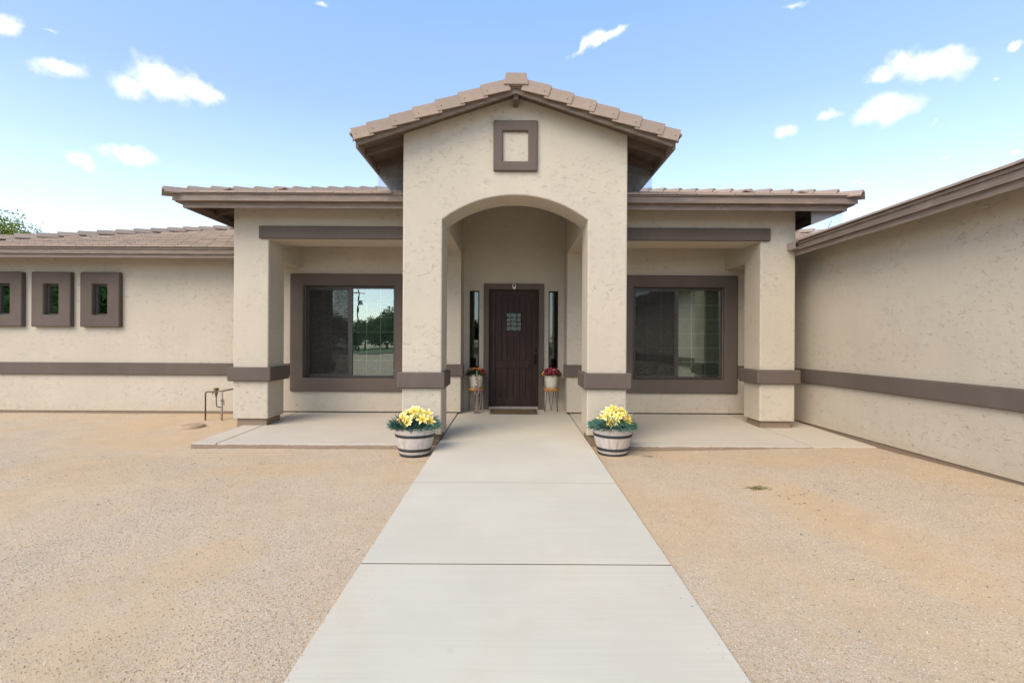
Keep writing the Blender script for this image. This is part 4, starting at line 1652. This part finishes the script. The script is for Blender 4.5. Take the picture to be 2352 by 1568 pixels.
tube('riser_pipe', 'pipe_dark', g, [L((gx0, gy0, gz_)), L((gx0, gy0, top - .03)), L((gx0 + .01, gy0, top - .006)), L((gx0 + .035, gy0, top)), L((gx0 + .19, gy0, top))], 0.014)
mk('regulator', lathe_me([(0.012, -0.10), (0.018, -0.09), (0.020, -0.05), (0.030, -0.035), (0.032, 0.0), (0.026, 0.02), (0.040, 0.035), (0.050, 0.060), (0.047, 0.072), (0.0, 0.078)], 20), 'brass', g, L((gx0 + .20, gy0, top)))
tube('vent_pipe', 'pipe_dark', g, [L((gx0 + .20, gy0, top - .09)), L((gx0 + .205, gy0, top - .26)), L((gx0 + .23, gy0, top - .285)), L((gx0 + .30, gy0, top - .285))], 0.011)
tube('supply_pipe', 'pipe_grey', g, [L((gx0 + .30, gy0 + .01, gz_)), L((gx0 + .30, gy0 + .01, top + .005))], 0.019)
tube('house_pipe', 'pipe_grey', g, [L((gx0 + .22, gy0, top + .01)), L((gx0 + .30, gy0 + .02, top + .016)), L((gx0 + .31, YW + 0.02, top + .02))], 0.017)
mk('clamp', lathe_me([(0.026, -0.02), (0.026, 0.02), (0.02, 0.024), (0.0, 0.024)], 14), 'pipe_grey', g, L((gx0 + .30, gy0 + .01, top - .15)))
tube('valve_lever', 'pipe_dark', g, [L((gx0 + .32, gy0 - .012, top - .15)), L((gx0 + .355, gy0 - .02, top - .165)), L((gx0 + .357, gy0 - .02, top - .25))], 0.008, 6)
tube('shut_off', 'brass', g, [L((gx0 + .14, gy0 - .02, top)), L((gx0 + .14, gy0 - .02, top - .045))], 0.008, 6)

cx, cy = -5.62, 8.74
cz = ground_z(cx, cy)
cv = empty('cleanout_cover', (cx, cy, cz), 'round tan plastic cleanout cover in the gravel near the gas pipe', 'ground cover')
mk('rim', lathe_me([(0.205, -0.03), (0.207, 0.028), (0.203, 0.033), (0.196, 0.033)], 40), 'cover', cv)
mk('lid', lathe_me([(0.194, 0.030), (0.192, 0.040), (0.180, 0.044), (0.0, 0.048)], 40), 'cover', cv)

# ------------------------------------------------------------------ loose gravel, twigs, weeds
def pebbles(n, seed):
    r = np.random.default_rng(seed)
    pts = []
    while len(pts) < n:
        d = r.uniform(1.7, 9.9) if r.random() < 0.25 else 1.7 + 5.0 * r.random() ** 1.4
        x = r.uniform(-1.08, 1.08) * d
        spill = abs(x) < XW and d < 7.2 and r.random() < 0.10 * math.exp(-(XW - abs(x)) / 0.05)
        if spill:
            pts.append((x, d))
            continue
        if abs(x) < XW + 0.005 or x > XR - 0.02 or x < -11:
            continue
        if d > YS - 0.02 and x > -4.68:
            continue
        if d > YW - 0.03:
            continue
        k = mnoise.noise(Vector((x * 0.8, d * 0.5, 2.0)))
        if r.random() > 0.62 + 0.9 * k:
            continue
        pts.append((x, d))
    base = np.array([(1, 0, 0), (-1, 0, 0), (0, 1, 0), (0, -1, 0), (0, 0, 1), (0, 0, -1)], float)
    tri = np.array([(0, 2, 4), (2, 1, 4), (1, 3, 4), (3, 0, 4), (2, 0, 5), (1, 2, 5), (3, 1, 5), (0, 3, 5)])
    n = len(pts)
    V = np.repeat(base[None], n, 0)
    sz = 0.0022 + 0.0042 * r.random(n) ** 2.2
    V = V * sz[:, None, None] * r.uniform(0.6, 1.3, (n, 6, 1)) * np.array([1, 1, 0.75])
    a = r.uniform(0, 6.28, n)
    ca, sa = np.cos(a), np.sin(a)
    x = V[:, :, 0] * ca[:, None] - V[:, :, 1] * sa[:, None]
    y = V[:, :, 0] * sa[:, None] + V[:, :, 1] * ca[:, None]
    V[:, :, 0], V[:, :, 1] = x, y
    P = np.array([(p[0], p[1], (zs(p[1]) if abs(p[0]) < XW else ground_z(p[0], p[1])) + 0.001) for p in pts])
    V += P[:, None, :]
    F = (tri[None] + 6 * np.arange(n)[:, None, None]).reshape(-1, 3)
    me = bpy.data.meshes.new('gravel')
    me.vertices.add(n * 6)
    me.vertices.foreach_set('co', V.reshape(-1))
    me.loops.add(len(F) * 3)
    me.loops.foreach_set('vertex_index', F.reshape(-1).astype(np.int32))
    me.polygons.add(len(F))
    me.polygons.foreach_set('loop_start', np.arange(0, len(F) * 3, 3, dtype=np.int32))
    me.update(calc_edges=True)
    t = NT('loose_granite')
    gi = t.n('ShaderNodeNewGeometry')
    ramp = t.n('ShaderNodeValToRGB')
    cr = ramp.color_ramp
    cr.interpolation = 'LINEAR'
    cols = [(0, (0.24, 0.175, 0.12)), (0.18, (0.41, 0.31, 0.21)), (0.5, (0.47, 0.37, 0.28)), (0.75, (0.56, 0.46, 0.37)), (1.0, (0.68, 0.61, 0.54))]
    cr.elements[0].position, cr.elements[0].color = cols[0][0], (*cols[0][1], 1)
    cr.elements[1].position, cr.elements[1].color = cols[-1][0], (*cols[-1][1], 1)
    for p, c in cols[1:-1]:
        e = cr.elements.new(p)
        e.color = (*c, 1)
    t.put(ramp.inputs[0], gi.outputs['Random Per Island'])
    t.done(ramp.outputs[0], 0.9, None, 0.2)
    o = mk('gravel', me, t.m)
    tag(o, 'loose tan granite gravel covering the front yard', 'gravel', kind='stuff')


pebbles(60000, 5)


def litter(name, label, cat, cx, cy, sx, sy, n, L0, wd, mat, seed, rise=0.25):
    r = random.Random(seed)
    v, f = [], []
    for i in range(n):
        x, y = r.gauss(0, sx), r.gauss(0, sy)
        z = ground_z(cx + x, cy + y) - ground_z(cx, cy) + 0.003
        a = r.uniform(0, 6.28)
        ln = L0 * r.uniform(.4, 1.2)
        d = Vector((math.cos(a), math.sin(a), r.uniform(0, rise))) * ln
        s = Vector((-math.sin(a), math.cos(a), 0.25)) * wd
        b = len(v)
        p = Vector((x, y, z))
        up = Vector((0, 0, wd * 1.6))
        v += [p - s, p + s, p + up, p + d]
        f += [(b, b + 1, b + 3), (b + 1, b + 2, b + 3), (b + 2, b, b + 3)]
    o = mk(name, pydata(name, v, f), mat, None, (cx, cy, ground_z(cx, cy)))
    tag(o, label, cat, kind='stuff')


litter('dry_weed', 'small clump of dry weed lying on the gravel right of the walkway', 'weed', 2.60, 5.35, 0.055, 0.035, 130, 0.05, 0.0022, 'weed', 2)
litter('twigs', 'thin dark twigs scattered beside the weed clump', 'twigs', 2.95, 5.15, 0.26, 0.14, 46, 0.035, 0.0018, 'twig', 3, 0.1)
litter('twigs', 'dark twig litter on the gravel beside the right barrel', 'twigs', 1.88, 6.85, 0.07, 0.02, 16, 0.07, 0.002, 'twig', 4, 0.1)
litter('leaf_bits', 'few dark leaf bits strewn over the right gravel', 'leaves', 3.4, 5.6, 1.1, 1.2, 60, 0.022, 0.0035, 'twig', 6, 0.2)
litter('leaf_bits', 'few dark leaf bits strewn over the left gravel', 'leaves', -4.6, 5.6, 2.2, 1.6, 70, 0.022, 0.0035, 'twig', 7, 0.2)


# ------------------------------------------------------------------ trees
def tree_parts(seed, h, rad, nleaf, leaf, mat, squash=0.75, wisp=0.0):
    r = random.Random(seed)
    bm = bmesh.new()
    trunk_h = h - rad * 1.45
    pts = [Vector((0, 0, -0.2)), Vector((r.uniform(-.1, .1), r.uniform(-.1, .1), trunk_h * .5)), Vector((r.uniform(-.25, .25), r.uniform(-.25, .25), trunk_h))]
    add_tube(bm, pts, [h * .032, h * .024, h * .018], 8)
    top = pts[-1]
    cl = []
    for k in range(9):
        a = k * 2.4 + r.uniform(-.3, .3)
        e = r.uniform(0.15, 1.1)
        d = Vector((math.cos(a) * math.cos(e), math.sin(a) * math.cos(e), math.sin(e) * squash + .1))
        p1 = top + d * rad * 0.45
        p2 = top + d * rad * r.uniform(.75, 1.0)
        add_tube(bm, [top, p1, p2], [h * .014, h * .009, h * .003], 6)
        cl += [(p1, rad * .42), (p2, rad * .36)]
        for q in range(2):
            p3 = p1 + Vector((r.uniform(-1, 1), r.uniform(-1, 1), r.uniform(-.3, .9))) * rad * .5
            add_tube(bm, [p1, p3], [h * .006, h * .002], 5)
            cl.append((p3, rad * .30))
    wood = bm_mesh(bm)
    nr = np.random.default_rng(seed)
    idx = nr.integers(0, len(cl), nleaf)
    C = np.array([[c[0].x, c[0].y, c[0].z] for c in cl])[idx]
    S = np.array([c[1] for c in cl])[idx]
    d = nr.normal(size=(nleaf, 3))
    d /= np.linalg.norm(d, axis=1)[:, None]
    rr = nr.random(nleaf) ** (1 / 2.2) * (1 + wisp * nr.random(nleaf) ** 4)
    P = C + d * (S * rr)[:, None] * np.array([1, 1, squash])
    u = nr.normal(size=(nleaf, 3))
    u /= np.linalg.norm(u, axis=1)[:, None]
    q = np.cross(u, nr.normal(size=(nleaf, 3)))
    q /= np.linalg.norm(q, axis=1)[:, None]
    s = leaf * nr.uniform(.6, 1.4, nleaf)
    V = np.stack([P - u * s[:, None], P + q * (s * .42)[:, None], P + u * s[:, None], P - q * (s * .42)[:, None]], 1).reshape(-1, 3)
    F = np.arange(nleaf * 4).reshape(-1, 4)
    crown = pydata('crown', V.tolist(), F.tolist())
    crown.materials.append(M[mat])
    wood.materials.append(M['bark'])
    return wood, crown


def tree(name, parts, loc, label, group=None, rz=0, sc=1.0):
    t = empty(name, loc, label, 'tree', group, rz=rz)
    t.scale = (sc, sc, sc)
    mk('trunk', parts[0], None, t)
    mk('crown', parts[1], None, t)
    return t


va0 = None
bt = tree_parts(21, 8.0, 3.1, 26000, 0.085, 'leaf_light', 0.8, 0.9)
tree('desert_tree', bt, (-27.6, 25.5, 1.35), 'feathery yellow green tree showing above the left wing roof')
va, vb = tree_parts(31, 7.5, 3.9, 9000, 0.20, 'leaf_dark', 0.95), tree_parts(32, 6.4, 3.6, 9000, 0.20, 'leaf_dark', 1.0)
spots = [(-14, -86, 1.1), (-19, -90, 1.0), (-23.5, -85, 1.3), (-27.5, -90, 1.5), (-31, -86, 1.05), (-34.5, -90, .9), (-38, -87, 1.15), (-42, -91, 1.1), (-46.5, -88, 1.0), (-51, -90, 1.2), (-56, -87, 1.1), (-62, -89, 1.2), (-7, -92, 1.0),
         (12, -86, 1.0), (20, -88, 1.1), (28, -86, 1.0), (-37.5, -30, 1.75), (-44.5, -31, 1.9), (-50.5, -29, 1.75), (-57, -31, 1.8)]
for k, (x, y, sc) in enumerate(spots):
    tree('shade_tree', (va, vb)[k % 2], (x, y, -0.32), 'dark green tree across the street mirrored in the window glass', 'trees across the street', k * 1.3, sc)
# lawn strip and street behind the viewpoint (seen in the window glass)
def strip(name, mat, y0, y1, z, x0=-120, x1=120):
    o = box(name, mat, None, x0, x1, y0, y1, z - 0.3, z)
    tag(o, kind='structure')


strip('street', 'asphalt', -47, -43.5, -0.285)
strip('lawn', 'grass', -110, -47.3, -0.270)
pl = empty('utility_pole', (-26.2, -65, -0.27), 'wooden utility pole with grey transformer mirrored in the left porch window', 'utility pole')
tube('pole', 'pole_wood', pl, [(0, 0, -0.3), (0, 0, 10.5)], [0.17, 0.12], 12)
box('crossarm', 'pole_wood', pl, -1.2, 1.2, -0.06, 0.06, 9.6, 9.75)
mk('transformer', lathe_me([(0.25, 0), (0.27, 0.05), (0.27, 0.9), (0.2, 0.98), (0, 1.0)], 20), 'can_grey', pl, (0.42, 0.0, 7.6))

bpy.context.view_layer.update()
